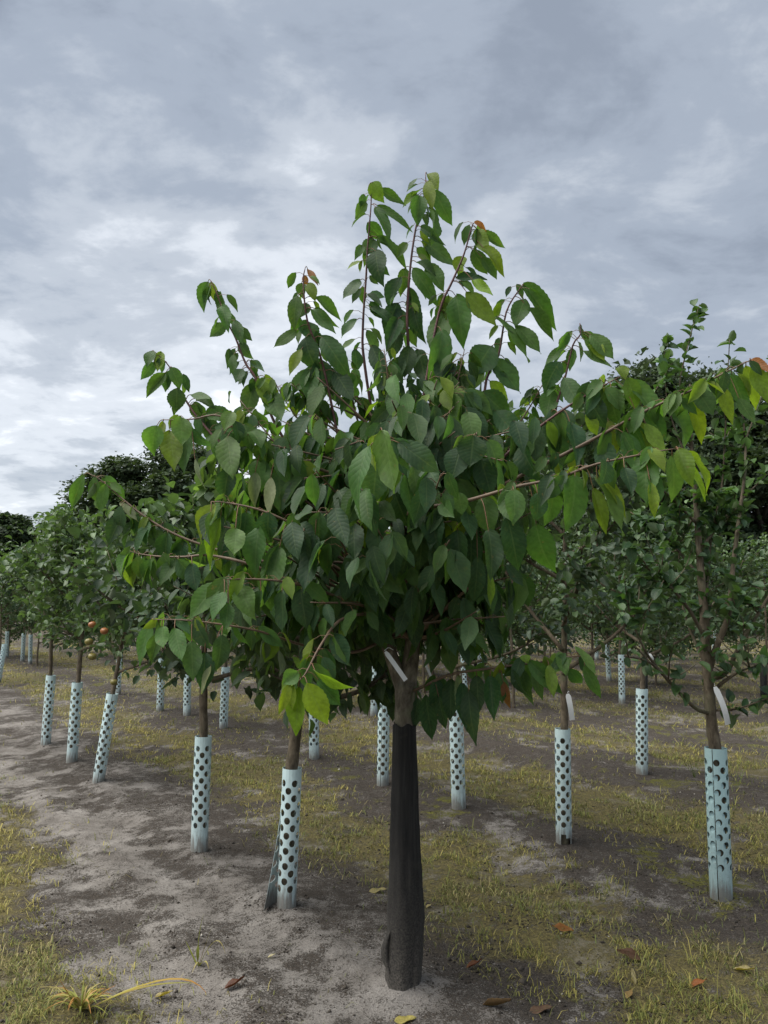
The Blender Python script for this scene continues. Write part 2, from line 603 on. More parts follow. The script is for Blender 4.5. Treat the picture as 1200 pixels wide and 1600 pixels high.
def ground_material():
    m, t, out = mat_new('sandy_soil')
    L = t.links.new
    at_ = N(t, 'ShaderNodeVertexColor'); at_.layer_name = 'tint'
    sp = N(t, 'ShaderNodeSeparateColor'); L(at_.outputs['Color'], sp.inputs[0])
    g, d, mo = sp.outputs[0], sp.outputs[1], sp.outputs[2]
    oc = objcoord(t)
    n1 = noise(t, oc, 3.2, 6, 0.62, 0.3)
    n2 = noise(t, oc, 17, 6, 0.65, 0.2)
    n3 = noise(t, oc, 75, 5, 0.7)
    n4 = noise(t, oc, 330, 3, 0.7)
    n5 = noise(t, oc, 150, 4, 0.75)
    sand = ramp(t, n1, [(0.3, (0.160, 0.144, 0.128)), (0.5, (0.240, 0.221, 0.200)), (0.72, (0.33, 0.308, 0.282))])
    sand = mixc(t, 1.0, sand, ramp(t, n4, [(0.3, 0.55), (0.7, 1.3)]), 'MULTIPLY')
    sand = mixc(t, 1.0, sand, ramp(t, n3, [(0.3, 0.72), (0.6, 1.1)]), 'MULTIPLY')
    humus = ramp(t, n3, [(0.3, (0.018, 0.015, 0.012)), (0.55, (0.055, 0.046, 0.038)), (0.75, (0.13, 0.11, 0.09))])
    dd = math_node(t, 'ADD', d, math_node(t, 'MULTIPLY', math_node(t, 'SUBTRACT', n2, 0.5), 2.2))
    dd = math_node(t, 'ADD', dd, math_node(t, 'MULTIPLY', math_node(t, 'SUBTRACT', n3, 0.5), 3.2))
    dd = math_node(t, 'ADD', dd, math_node(t, 'MULTIPLY', math_node(t, 'SUBTRACT', n5, 0.5), 2.6))
    dk = ramp(t, dd, [(0.28, 0.0), (0.72, 0.95)])
    col = mixc(t, dk, sand, humus)
    thatch = ramp(t, n3, [(0.3, (0.06, 0.052, 0.025)), (0.55, (0.16, 0.137, 0.05)), (0.75, (0.28, 0.235, 0.085))])
    gg = math_node(t, 'ADD', g, math_node(t, 'MULTIPLY', math_node(t, 'SUBTRACT', n2, 0.5), 1.4))
    gg = math_node(t, 'ADD', gg, math_node(t, 'MULTIPLY', math_node(t, 'SUBTRACT', n5, 0.5), 1.6))
    col = mixc(t, ramp(t, gg, [(0.35, 0.0), (1.0, 0.72)]), col, thatch)
    mossc = ramp(t, n3, [(0.3, (0.045, 0.05, 0.012)), (0.7, (0.19, 0.185, 0.035))])
    mm = math_node(t, 'ADD', math_node(t, 'MULTIPLY', mo, 0.85), math_node(t, 'MULTIPLY', math_node(t, 'SUBTRACT', n2, 0.5), 1.6))
    mm = math_node(t, 'ADD', mm, math_node(t, 'MULTIPLY', math_node(t, 'SUBTRACT', n3, 0.5), 1.6))
    col = mixc(t, ramp(t, mm, [(0.5, 0.0), (0.95, 0.8)]), col, mossc)
    hgt = math_node(t, 'ADD', math_node(t, 'MULTIPLY', n2, 0.6), math_node(t, 'ADD', math_node(t, 'MULTIPLY', n3, 0.5), math_node(t, 'MULTIPLY', n4, 0.12)))
    hgt = math_node(t, 'ADD', hgt, math_node(t, 'MULTIPLY', dk, 0.2))
    principled(t, out, col, 0.95, hgt, 0.9, 0.022, 0.1)
    return m


M['ground'] = ground_material()


def attr_material(name, rough=0.6, trans=0.25):
    m, t, out = mat_new(name)
    a = N(t, 'ShaderNodeVertexColor'); a.layer_name = 'tint'
    p = principled(t, out, a.outputs['Color'], rough, None, 0, 0, 0.25)
    tr = N(t, 'ShaderNodeBsdfTranslucent')
    t.links.new(a.outputs['Color'], tr.inputs['Color'])
    mx = N(t, 'ShaderNodeMixShader'); mx.inputs[0].default_value = trans
    t.links.new(p.outputs[0], mx.inputs[1]); t.links.new(tr.outputs[0], mx.inputs[2])
    t.links.new(mx.outputs[0], out.inputs[0])
    return m


M['grass'] = attr_material('dry_grass')
M['crumb'] = attr_material('soil_crumb', 0.95, 0.0)


# ------------------------------------------------------------------ ground
def graded(lo, hi, fine_lo, fine_hi, step, grow):
    mid = list(np.arange(fine_lo, fine_hi, step))
    a, s = [], step
    x = fine_lo
    while x > lo:
        s *= grow; x -= s; a.append(x)
    b, s = [], step
    x = mid[-1]
    while x < hi:
        s *= grow; x += s; b.append(x)
    return np.array(a[::-1] + mid + b)


def build_ground():
    xs = graded(-700, 700, -3.2, 3.2, 0.022, 1.05)
    ys = graded(-120, 1100, 1.7, 6.5, 0.022, 1.035)
    X, Y = np.meshgrid(xs, ys)
    Z = height(X, Y)
    far = smooth(60, 200, np.hypot(X, Y))
    Z = Z * (1 - far)
    g, d, mo = cover(X, Y)
    v = np.stack([X, Y, Z], -1).reshape(-1, 3)
    nx, ny = len(xs), len(ys)
    i = np.arange(ny - 1)[:, None] * nx + np.arange(nx - 1)[None, :]
    f = np.stack([i, i + 1, i + 1 + nx, i + nx], -1).reshape(-1, 4)
    tint = np.stack([g, d, mo], -1).reshape(-1, 3)
    me = new_mesh('ground', v, f, [M['ground']], tint=tint)
    link('ground', me, kind='structure', label='sandy orchard soil with dark humus and yellow grass strips')


build_ground()

# ------------------------------------------------------------------ leaf templates
CH_V = [0, .04, .12, .25, .42, .58, .73, .85, .93, 1]
CH_W = [.03, .28, .60, .90, 1.0, .93, .68, .36, .13, .0]
AP_V = [0, .05, .15, .3, .5, .68, .82, .92, .97, 1]
AP_W = [.04, .45, .78, .97, 1.0, .88, .64, .38, .2, .0]


def leaf_template(kind='cherry', n=11, cols=4, ratio=0.5, fold=0.25, curl=0.25, twist=0.0, serr=0.05, wave=0.02, seed=0):
    rs = random.Random(seed)
    V_, W_ = (CH_V, CH_W) if kind == 'cherry' else (AP_V, AP_W)
    verts, uv, faces = [], [], []
    ph = rs.uniform(0, 6)
    for i in range(n + 1):
        v = i / n
        wv = float(np.interp(v, V_, W_)) * ratio / 2
        if serr and 0 < i < n:
            wv *= 1 + serr * (1 if i % 2 else -1)
        for j in range(cols + 1):
            u = -1 + 2 * j / cols
            x = u * wv
            z = fold * abs(x) - curl * v * v * 0.5
            z += wave * math.sin(v * 9 + ph + (2.2 if u > 0 else 0)) * abs(u) ** 1.5
            xx = x * math.cos(twist * v) - z * math.sin(twist * v) * 0.5
            verts.append((xx, v * (1 - 0.12 * curl * v), z + x * math.sin(twist * v)))
            uv.append(((u + 1) / 2, v))
    k = cols + 1
    for i in range(n):
        for j in range(cols):
            a = i * k + j
            faces.append((a, a + 1, a + 1 + k, a + k))
    return np.array(verts), np.array(faces), np.array(uv)


CHERRY_T = [leaf_template('cherry', 18, 4, 0.47, [.1, .25, .45, .7, .2, .9, .35, .15, .55, .3][s], [.05, .5, .25, .7, .9, .3, -.15, .35, .6, .15][s], random.uniform(-.7, .7), 0.032, random.uniform(.018, .050), s) for s in range(10)]
CHERRY_LOW = [leaf_template('cherry', 7, 2, 0.5, random.uniform(.2, .6), random.uniform(.1, .7), random.uniform(-.5, .5), 0.05, 0.02, 20 + s) for s in range(5)]
APPLE_T = [leaf_template('apple', 8, 4, 0.62, random.uniform(.3, .8), random.uniform(.1, .6), random.uniform(-.4, .4), 0.03, 0.02, 40 + s) for s in range(6)]
APPLE_LOW = [leaf_template('apple', 4, 2, 0.62, random.uniform(.3, .9), random.uniform(.1, .6), 0, 0, 0.02, 60 + s) for s in range(4)]
FAR_T = [leaf_template('apple', 2, 2, 0.75, 0.5, 0.4, 0, 0, 0, 80)]

CHERRY_ME = [new_mesh('cherry_leaf', t[0], t[1], [M['leaf_obj']], uv=t[2]) for t in CHERRY_T]
APPLE_ME = [new_mesh('apple_leaf', t[0], t[1], [M['apple_obj']], uv=t[2]) for t in APPLE_T]


def frame(base, D, Nn, L, wfac=1.0):
    D = D.normalized()
    Nn = Nn - D * Nn.dot(D)
    if Nn.length < 1e-4:
        Nn = Vector((0, -1, 0.2)) - D * Vector((0, -1, 0.2)).dot(D)
    Nn.normalize()
    X = D.cross(Nn)
    m = Matrix(((X.x * L * wfac, D.x * L, Nn.x * L, base.x), (X.y * L * wfac, D.y * L, Nn.y * L, base.y), (X.z * L * wfac, D.z * L, Nn.z * L, base.z), (0, 0, 0, 1)))
    return m


def rv(a=1.0):
    return Vector((random.gauss(0, a), random.gauss(0, a), random.gauss(0, a)))


def mass_mesh(name, leaves, templates, mat, origin, use_uv=True):
    """leaves: list of (matrix, tint)"""
    V, F, U, T = [], [], [], []
    off = 0
    idx = np.array([random.randrange(len(templates)) for _ in leaves])
    mats = np.array([np.array(l[0]) for l in leaves])
    tints = np.array([l[1] for l in leaves])
    for k, (tv, tf, tu) in enumerate(templates):
        sel = np.where(idx == k)[0]
        if len(sel) == 0:
            continue
        mm = mats[sel]
        vv = np.einsum('mij,vj->mvi', mm[:, :3, :3], tv) + mm[:, None, :3, 3]
        V.append(vv.reshape(-1, 3))
        n = len(tv)
        F.append((tf[None] + (np.arange(len(sel)) * n)[:, None, None] + off).reshape(-1, 4))
        U.append(np.tile(tu, (len(sel), 1)))
        T.append(np.repeat(tints[sel], n, axis=0))
        off += n * len(sel)
    return new_mesh(name, np.concatenate(V), np.concatenate(F), [mat], uv=np.concatenate(U) if use_uv else None,
                    tint=np.concatenate(T), origin=origin)


def leaf_objects(leaves, meshes, parent, origin):
    T = Matrix.Translation(-Vector(origin))
    for k, (m, tint) in enumerate(leaves):
        o = bpy.data.objects.new('leaf', meshes[random.randrange(len(meshes))])
        COL.objects.link(o)
        o.parent = parent
        o.matrix_local = T @ m
        o.color = (*tint, 1)


TINT = {'d': (.032, .074, .030), 'm': (.058, .124, .032), 'l': (.084, .165, .040), 'y': (.130, .200, .026),  # dark greens also hold crown shade, yellow greens the glow of backlight
        'Y': (.175, .265, .024), 'o': (.27, .11, .04), 'p': (.20, .24, .13), 'b': (.054, .112, .046)}  # the bluish green has a sky sheen painted into it


def jt(t, a=0.16):
    c = TINT[t] if isinstance(t, str) else t
    k = 1 + random.uniform(-a, a)
    return (c[0] * k * (1 + random.uniform(-.12, .12)), c[1] * k, c[2] * k * (1 + random.uniform(-.15, .15)))


# ------------------------------------------------------------------ the cherry tree in front
BASE = ground(629, 1528)
YT = BASE.y


# shoots of the cherry: (polyline of px, py, depth), base radius, leaves (bx, by, tx, ty, width, tint)
SHOOTS = [
 # upright shoot left of the leader
 ([(592, 700, 3.1), (569, 565, 3.1), (567, 509, 3.1), (572, 432, 3.1), (574, 390, 3.1), (580, 313, 3.1), (576, 290, 3.1)], .0065, [
  (582, 284, 598, 317, 26, 'y'), (601, 290, 632, 322, 16, 'm'), (589, 325, 614, 364, 22, 'm'), (596, 322, 645, 352, 16, 'm'),
  (573, 347, 600, 377, 24, 'm'), (600, 371, 640, 408, 20, 'm'), (586, 374, 568, 398, 26, 'b'), (612, 393, 588, 428, 34, 'd'),
  (558, 435, 536, 466, 22, 'b'), (556, 499, 532, 523, 20, 'b'), (585, 480, 618, 492, 14, 'd'), (575, 516, 596, 548, 20, 'b'), (573, 459, 598, 476, 14, 'd'),
  (552, 545, 560, 580, 22, 'd'), (588, 540, 600, 590, 26, 'd')]),
 # leader
 ([(642, 700, 3.08), (640, 579, 3.08), (636, 495, 3.08), (641, 418, 3.08), (650, 355, 3.08), (664, 299, 3.08), (665, 271, 3.08)], .008, [
  (667, 272, 686, 296, 18, 'y'), (668, 283, 674, 320, 20, 'y'), (688, 299, 706, 350, 26, 'l'), (655, 305, 652, 352, 27, 'm'),
  (670, 325, 693, 375, 34, 'm'), (661, 355, 690, 376, 14, 'b'), (671, 376, 711, 415, 24, 'b'), (645, 419, 684, 472, 26, 'm'),
  (655, 410, 683, 430, 14, 'd'), (695, 408, 695, 446, 28, 'm'), (640, 450, 660, 505, 24, 'd'), (610, 430, 600, 480, 28, 'd'),
  (625, 420, 628, 460, 22, 'm'), (605, 470, 600, 520, 30, 'd'), (622, 480, 628, 530, 26, 'b'), (650, 480, 655, 530, 28, 'd'),
  (598, 500, 604, 545, 26, 'd'), (612, 520, 608, 560, 26, 'd'), (640, 540, 632, 590, 28, 'd'), (655, 545, 668, 600, 30, 'd'), (618, 560, 610, 615, 30, 'd'), (583, 600, 588, 642, 13, 'o')]),
 ([(665, 600, 2.98), (686, 488, 2.98), (707, 439, 2.97), (725, 397, 2.96), (737, 355, 2.95), (741, 348, 2.95)], .006, [
  (741, 347, 760, 357, 9, 'o'), (745, 357, 762, 398, 24, 'y'), (757, 368, 790, 381, 16, 'm'), (770, 385, 791, 420, 18, 'y'),
  (738, 390, 762, 428, 26, 'm'), (768, 400, 780, 433, 20, 'm'), (711, 435, 760, 433, 16, 'd'), (724, 400, 714, 428, 24, 'y'),
  (748, 437, 770, 463, 16, 'Y'), (741, 457, 775, 508, 32, 'y'), (703, 462, 706, 512, 24, 'y'), (722, 466, 724, 535, 38, 'm'),
  (695, 487, 675, 553, 38, 'm'), (700, 520, 680, 615, 38, 'm'), (715, 600, 712, 685, 40, 'm'), (690, 560, 698, 610, 30, 'd')]),
 ([(745, 680, 3.0), (760, 593, 3.0), (779, 555, 3.0), (791, 488, 3.0), (811, 453, 3.0), (816, 447, 3.0)], .006, [
  (817, 444, 873, 505, 26, 'm'), (828, 472, 805, 505, 30, 'm'), (832, 487, 868, 530, 18, 'm'), (825, 507, 846, 550, 26, 'm'),
  (790, 510, 825, 530, 18, 'd'), (750, 493, 831, 560, 30, 'l'), (735, 535, 738, 585, 48, 'b'), (768, 560, 815, 612, 38, 'b'),
  (788, 560, 806, 574, 12, 'm'), (765, 595, 792, 625, 20, 'Y'), (753, 612, 800, 655, 36, 'b'), (770, 640, 760, 700, 38, 'd'), (800, 640, 815, 690, 34, 'b'), (750, 620, 757, 636, 13, 'o')]),
 ([(850, 690, 2.9), (870, 630, 2.88), (883, 590, 2.87), (895, 540, 2.86), (907, 522, 2.85), (906, 505, 2.85)], .005, [
  (922, 522, 960, 560, 28, 'l'), (875, 540, 850, 570, 16, 'm'), (870, 563, 850, 605, 32, 'd'), (915, 550, 955, 572, 14, 'm'),
  (926, 530, 945, 563, 20, 'Y'), (850, 603, 852, 650, 30, 'm'), (880, 590, 910, 640, 30, 'b'), (906, 508, 907, 516, 6, 'd'), (845, 650, 850, 700, 32, 'd'), (890, 640, 880, 690, 34, 'd')]),
 ([(760, 735, 2.75), (817, 687, 2.74), (880, 640, 2.72), (933, 608, 2.7), (970, 588, 2.68)], .007, [
  (965, 565, 980, 587, 22, 'y'), (928, 577, 948, 600, 20, 'y'), (980, 590, 1000, 640, 30, 'l'), (1003, 605, 1040, 655, 34, 'l'),
  (955, 605, 960, 665, 38, 'm'), (920, 620, 945, 665, 34, 'd'), (1003, 650, 1045, 690, 30, 'l'), (997, 670, 1030, 710, 20, 'y'),
  (860, 640, 888, 730, 36, 'd'), (918, 650, 935, 680, 20, 'Y'), (832, 665, 838, 720, 36, 'b'), (900, 670, 908, 722, 34, 'd'),
  (815, 695, 830, 755, 38, 'd'), (955, 665, 975, 710, 24, 'y'), (780, 705, 775, 760, 38, 'd')]),
 ([(830, 735, 2.7), (920, 690, 2.66), (987, 653, 2.64), (1040, 627, 2.62), (1080, 610, 2.6), (1133, 582, 2.58), (1172, 563, 2.57)], .007, [
  (1085, 605, 1118, 645, 40, 'b'), (1050, 640, 1090, 695, 46, 'm'), (1082, 625, 1103, 695, 24, 'Y'), (1142, 585, 1168, 640, 34, 'm'),
  (1127, 605, 1145, 662, 22, 'Y'), (1164, 572, 1190, 640, 26, 'Y'), (1172, 562, 1205, 580, 16, 'o'), (1175, 575, 1205, 630, 28, 'y'),
  (1150, 632, 1180, 662, 24, 'm'), (940, 690, 955, 745, 34, 'd'), (985, 680, 990, 735, 32, 'm'), (1010, 668, 1040, 712, 26, 'y')]),
 ([(640, 800, 2.6), (720, 785, 2.5), (800, 762, 2.42), (867, 748, 2.39), (933, 725, 2.37), (1013, 708, 2.35), (1055, 701, 2.34)], .007, [
  (898, 742, 901, 827, 50, 'l'), (867, 758, 862, 822, 36, 'l'), (930, 755, 980, 833, 36, 'l'), (935, 735, 987, 800, 20, 'Y'),
  (930, 775, 952, 835, 20, 'y'), (1008, 712, 1008, 783, 42, 'l'), (1050, 712, 1062, 785, 34, 'l'), (1060, 702, 1083, 755, 28, 'y'),
  (1080, 708, 1127, 765, 18, 'Y'), (1085, 730, 1113, 783, 14, 'Y'), (1018, 750, 1030, 795, 30, 'm'), (1015, 775, 1030, 800, 16, 'Y'),
  (947, 720, 950, 755, 40, 'd'), (803, 765, 808, 815, 34, 'l'), (838, 832, 855, 907, 46, 'm'), (975, 730, 990, 770, 26, 'd'),
  (757, 773, 765, 838, 36, 'm'), (728, 795, 738, 842, 32, 'b'), (790, 765, 800, 815, 34, 'm'), (695, 763, 698, 808, 24, 'l'), (717, 765, 722, 805, 24, 'l'),
  (790, 820, 820, 890, 40, 'd'), (770, 840, 778, 900, 34, 'd'), (840, 770, 842, 815, 30, 'b')]),
 # left upper shoots
 ([(440, 680, 3.15), (400, 592, 3.18), (384, 568, 3.19), (368, 528, 3.2), (356, 504, 3.2), (336, 452, 3.2), (328, 437, 3.2)], .006, [
  (325, 440, 315, 486, 24, 'm'), (330, 440, 335, 470, 16, 'y'), (341, 454, 352, 492, 20, 'm'), (346, 478, 356, 508, 22, 'm'),
  (352, 506, 328, 526, 20, 'b'), (367, 500, 378, 533, 18, 'm'), (375, 534, 388, 558, 18, 'b'), (360, 556, 362, 585, 14, 'm'),
  (378, 576, 368, 596, 18, 'b'), (393, 560, 412, 582, 14, 'b'), (405, 590, 425, 640, 28, 'y'), (430, 580, 440, 640, 24, 'Y'), (395, 600, 385, 650, 30, 'm'), (420, 610, 440, 660, 32, 'm'), (352, 597, 376, 600, 12, 'm')]),
 ([(360, 705, 3.05), (312, 656, 3.08), (292, 628, 3.1), (280, 608, 3.1), (264, 572, 3.1), (240, 548, 3.1)], .0055, [
  (238, 548, 228, 567, 18, 'm'), (252, 549, 247, 581, 18, 'y'), (240, 568, 222, 592, 18, 'm'), (253, 588, 226, 620, 22, 'm'),
  (268, 573, 284, 606, 22, 'm'), (277, 606, 274, 644, 30, 'b'), (300, 613, 330, 622, 16, 'm'), (322, 610, 335, 630, 18, 'm'),
  (305, 627, 310, 658, 22, 'm'), (340, 625, 365, 650, 28, 'm'), (325, 645, 335, 690, 30, 'b'), (360, 640, 380, 690, 30, 'm')]),
 ([(530, 690, 3.0), (504, 568, 3.0), (480, 500, 3.0), (474, 440, 3.0), (477, 418, 3.0)], .006, [
  (481, 420, 497, 445, 11, 'o'), (475, 430, 480, 446, 11, 'o'), (482, 442, 492, 466, 18, 'y'), (471, 442, 472, 466, 18, 'm'),
  (460, 464, 456, 506, 24, 'm'), (480, 474, 470, 492, 20, 'b'), (508, 462, 534, 498, 16, 'l'), (506, 480, 524, 510, 14, 'm'),
  (490, 482, 524, 522, 20, 'm'), (478, 500, 486, 538, 34, 'b'), (512, 522, 545, 574, 34, 'b'), (454, 518, 428, 542, 20, 'm'),
  (468, 530, 485, 580, 38, 'd'), (444, 548, 450, 580, 18, 'y'), (452, 578, 455, 615, 26, 'm'), (545, 578, 552, 626, 30, 'd'),
  (500, 560, 505, 610, 32, 'd'), (475, 575, 480, 625, 30, 'm'), (525, 570, 520, 620, 30, 'd'), (470, 600, 490, 640, 28, 'm')]),
 ([(520, 740, 2.85), (440, 720, 2.8), (384, 688, 2.78), (344, 650, 2.78), (300, 655, 2.78), (256, 656, 2.78)], .006, [
  (240, 668, 232, 710, 34, 'l'), (255, 658, 250, 690, 12, 'y'), (282, 650, 284, 696, 32, 'l'), (265, 675, 272, 732, 34, 'y'),
  (300, 690, 275, 735, 34, 'm'), (335, 695, 362, 745, 38, 'l'), (292, 680, 320, 700, 20, 'b'), (345, 680, 370, 700, 26, 'b'),
  (400, 660, 412, 690, 30, 'm'), (418, 685, 412, 728, 36, 'm'), (395, 728, 412, 760, 36, 'l'), (430, 752, 440, 800, 46, 'b'),
  (370, 755, 396, 790, 20, 'p'), (405, 760, 420, 800, 18, 'p'), (290, 730, 315, 762, 10, 'p'), (360, 700, 352, 745, 32, 'b'), (330, 740, 345, 785, 32, 'd'),
  (460, 695, 462, 730, 36, 'b'), (465, 745, 470, 790, 34, 'b'), (385, 660, 395, 700, 28, 'm'), (440, 665, 455, 705, 34, 'd'), (365, 640, 350, 670, 24, 'l')]),
 ([(420, 880, 2.75), (350, 862, 2.83), (283, 839, 2.86), (232, 811, 2.88), (187, 776, 2.9), (160, 752, 2.9), (139, 740, 2.9)], .0055, [
  (132, 741, 104, 797, 20, 'l'), (149, 743, 143, 806, 30, 'm'), (165, 756, 155, 800, 20, 'l'), (190, 790, 183, 832, 30, 'd'),
  (185, 815, 164, 850, 26, 'd'), (213, 820, 178, 852, 22, 'd'), (187, 785, 216, 813, 14, 'p'), (228, 813, 222, 850, 26, 'b'),
  (240, 828, 252, 860, 26, 'b'), (262, 832, 255, 880, 28, 'd'), (285, 842, 280, 890, 28, 'd'), (310, 850, 318, 900, 30, 'd')]),
 ([(400, 885, 2.65), (330, 868, 2.7), (290, 870, 2.72), (255, 870, 2.74), (220, 866, 2.75), (205, 862, 2.75)], .005, [
  (202, 862, 184, 898, 22, 'l'), (217, 868, 212, 912, 20, 'l'), (235, 873, 232, 920, 28, 'm'), (256, 863, 262, 892, 20, 'm'),
  (255, 890, 258, 915, 22, 'd'), (277, 873, 307, 913, 28, 'b'), (205, 885, 200, 925, 20, 'y'), (300, 880, 305, 925, 26, 'd')]),
 ([(520, 850, 2.6), (450, 815, 2.52), (400, 795, 2.5), (350, 785, 2.5), (330, 784, 2.5)], .005, [
  (338, 788, 297, 842, 32, 'y'), (357, 788, 358, 818, 24, 'l'), (348, 822, 318, 884, 20, 'Y'), (362, 828, 366, 868, 32, 'l'),
  (330, 800, 320, 850, 26, 'd'), (400, 832, 390, 900, 36, 'm'), (428, 862, 419, 930, 38, 'l'), (487, 763, 488, 803, 30, 'd'), (455, 815, 462, 870, 34, 'd'),
  (385, 800, 380, 850, 34, 'b'), (420, 800, 415, 850, 34, 'd'), (475, 830, 470, 890, 36, 'd')]),
 ([(520, 930, 2.6), (450, 910, 2.45), (400, 905, 2.4), (350, 905, 2.38)], .005, [
  (343, 910, 290, 962, 36, 'l'), (375, 918, 392, 960, 34, 'l'), (408, 922, 402, 968, 30, 'd'), (357, 935, 325, 968, 28, 'm'), (362, 950, 352, 985, 22, 'm'),
  (440, 925, 445, 985, 32, 'd'), (470, 920, 478, 985, 34, 'd')]),
 ([(480, 1010, 2.7), (400, 985, 2.55), (300, 970, 2.5), (240, 968, 2.5)], .005, [
  (234, 973, 212, 1040, 24, 'l'), (253, 978, 257, 1012, 26, 'l'), (255, 1003, 230, 1038, 22, 'm'), (272, 983, 284, 1032, 26, 'm'),
  (297, 1010, 302, 1062, 30, 'm'), (318, 1028, 318, 1083, 30, 'd'), (341, 1070, 313, 1083, 10, 'p'), (345, 1000, 342, 1050, 28, 'd')]),
 ([(570, 960, 2.7), (530, 970, 2.5), (500, 1010, 2.38), (479, 1050, 2.34), (467, 1064, 2.33)], .0055, [
  (452, 1068, 437, 1118, 16, 'Y'), (459, 1070, 446, 1118, 18, 'Y'), (467, 1072, 460, 1150, 34, 'Y'), (480, 1068, 512, 1133, 36, 'Y'),
  (490, 1046, 546, 1090, 26, 'Y'), (465, 1048, 440, 1068, 26, 'l'), (497, 1062, 532, 1105, 30, 'm'), (520, 990, 545, 1040, 32, 'd')]),
 ([(640, 1080, 3.0), (700, 1055, 2.85), (760, 1045, 2.75), (846, 1034, 2.7), (900, 1025, 2.66), (914, 1030, 2.66)], .006, [
  (898, 1008, 935, 1055, 18, 'l'), (912, 1043, 940, 1095, 18, 'l'), (890, 1045, 912, 1078, 20, 'm'), (873, 1018, 885, 1055, 20, 'l'),
  (818, 1015, 822, 1035, 16, 'y'), (825, 1032, 880, 1085, 26, 'm'), (850, 1025, 860, 1065, 20, 'y'), (788, 1072, 795, 1108, 13, 'o'),
  (735, 1090, 738, 1166, 30, 'd'), (718, 1055, 718, 1115, 13, 'p'), (665, 1085, 675, 1160, 26, 'd'), (690, 1095, 696, 1142, 18, 'd'),
  (655, 1095, 648, 1140, 18, 'd'), (682, 1060, 686, 1115, 26, 'd'), (705, 1060, 704, 1125, 26, 'd'), (745, 1055, 748, 1115, 26, 'd'),
  (765, 1055, 772, 1125, 24, 'd'), (780, 1050, 786, 1100, 22, 'm'), (800, 1045, 812, 1095, 20, 'd'), (815, 1045, 828, 1100, 20, 'm'),
  (835, 1045, 846, 1095, 18, 'm'), (858, 1040, 866, 1090, 18, 'y'), (722, 1070, 728, 1140, 24, 'd')]),
 # centre, towards the camera
 ([(620, 780, 2.7), (612, 730, 2.45), (600, 700, 2.3), (594, 672, 2.24)], .006, [
  (597, 672, 622, 766, 54, 'l'), (548, 698, 530, 785, 40, 'm'), (647, 680, 688, 735, 40, 'b'), (618, 685, 648, 724, 26, 'b'),
  (645, 730, 690, 767, 26, 'b'), (590, 720, 580, 790, 46, 'b'), (640, 740, 650, 822, 46, 'b'), (575, 740, 555, 800, 42, 'd'), (552, 760, 545, 800, 18, 'Y'),
  (615, 765, 635, 830, 46, 'd'), (570, 780, 575, 850, 44, 'd')]),
 ([(700, 790, 2.8), (730, 720, 2.6), (742, 690, 2.55), (745, 675, 2.55)], .005, [
  (740, 680, 735, 728, 46, 'd'), (700, 690, 705, 745, 40, 'd'), (775, 690, 790, 740, 38, 'b'), (715, 730, 720, 790, 40, 'b'), (762, 720, 768, 775, 38, 'd')]),
 # leafy side shoots of the upper crown
 ([(520, 710, 3.1), (462, 650, 3.12), (425, 590, 3.12)], .005, []),
 ([(545, 700, 3.0), (500, 640, 3.0), (455, 600, 2.98)], .005, []),
 ([(560, 660, 3.05), (548, 600, 3.04), (538, 560, 3.03)], .005, []),
 ([(470, 740, 2.95), (420, 680, 2.95), (375, 625, 2.95)], .005, []),
 ([(700, 650, 2.95), (716, 590, 2.94), (726, 545, 2.93)], .005, []),
 ([(780, 700, 3.05), (822, 645, 3.04), (848, 600, 3.03)], .005, []),
 ([(610, 650, 2.95), (606, 590, 2.93), (600, 545, 2.92)], .005, []),
 # drooping foliage under the front, its shade put into the dark tints
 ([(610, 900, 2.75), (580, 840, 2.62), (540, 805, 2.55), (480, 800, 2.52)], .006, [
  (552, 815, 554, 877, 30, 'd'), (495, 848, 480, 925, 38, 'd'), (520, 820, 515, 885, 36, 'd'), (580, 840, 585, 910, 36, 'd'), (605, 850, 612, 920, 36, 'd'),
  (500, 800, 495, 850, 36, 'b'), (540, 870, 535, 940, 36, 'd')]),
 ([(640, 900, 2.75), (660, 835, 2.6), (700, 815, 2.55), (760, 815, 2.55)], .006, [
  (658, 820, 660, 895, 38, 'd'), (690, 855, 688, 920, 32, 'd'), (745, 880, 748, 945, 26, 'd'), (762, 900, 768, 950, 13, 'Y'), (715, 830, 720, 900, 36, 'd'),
  (635, 830, 630, 900, 36, 'd'), (675, 800, 680, 860, 36, 'd'), (735, 840, 738, 900, 34, 'd')]),
]


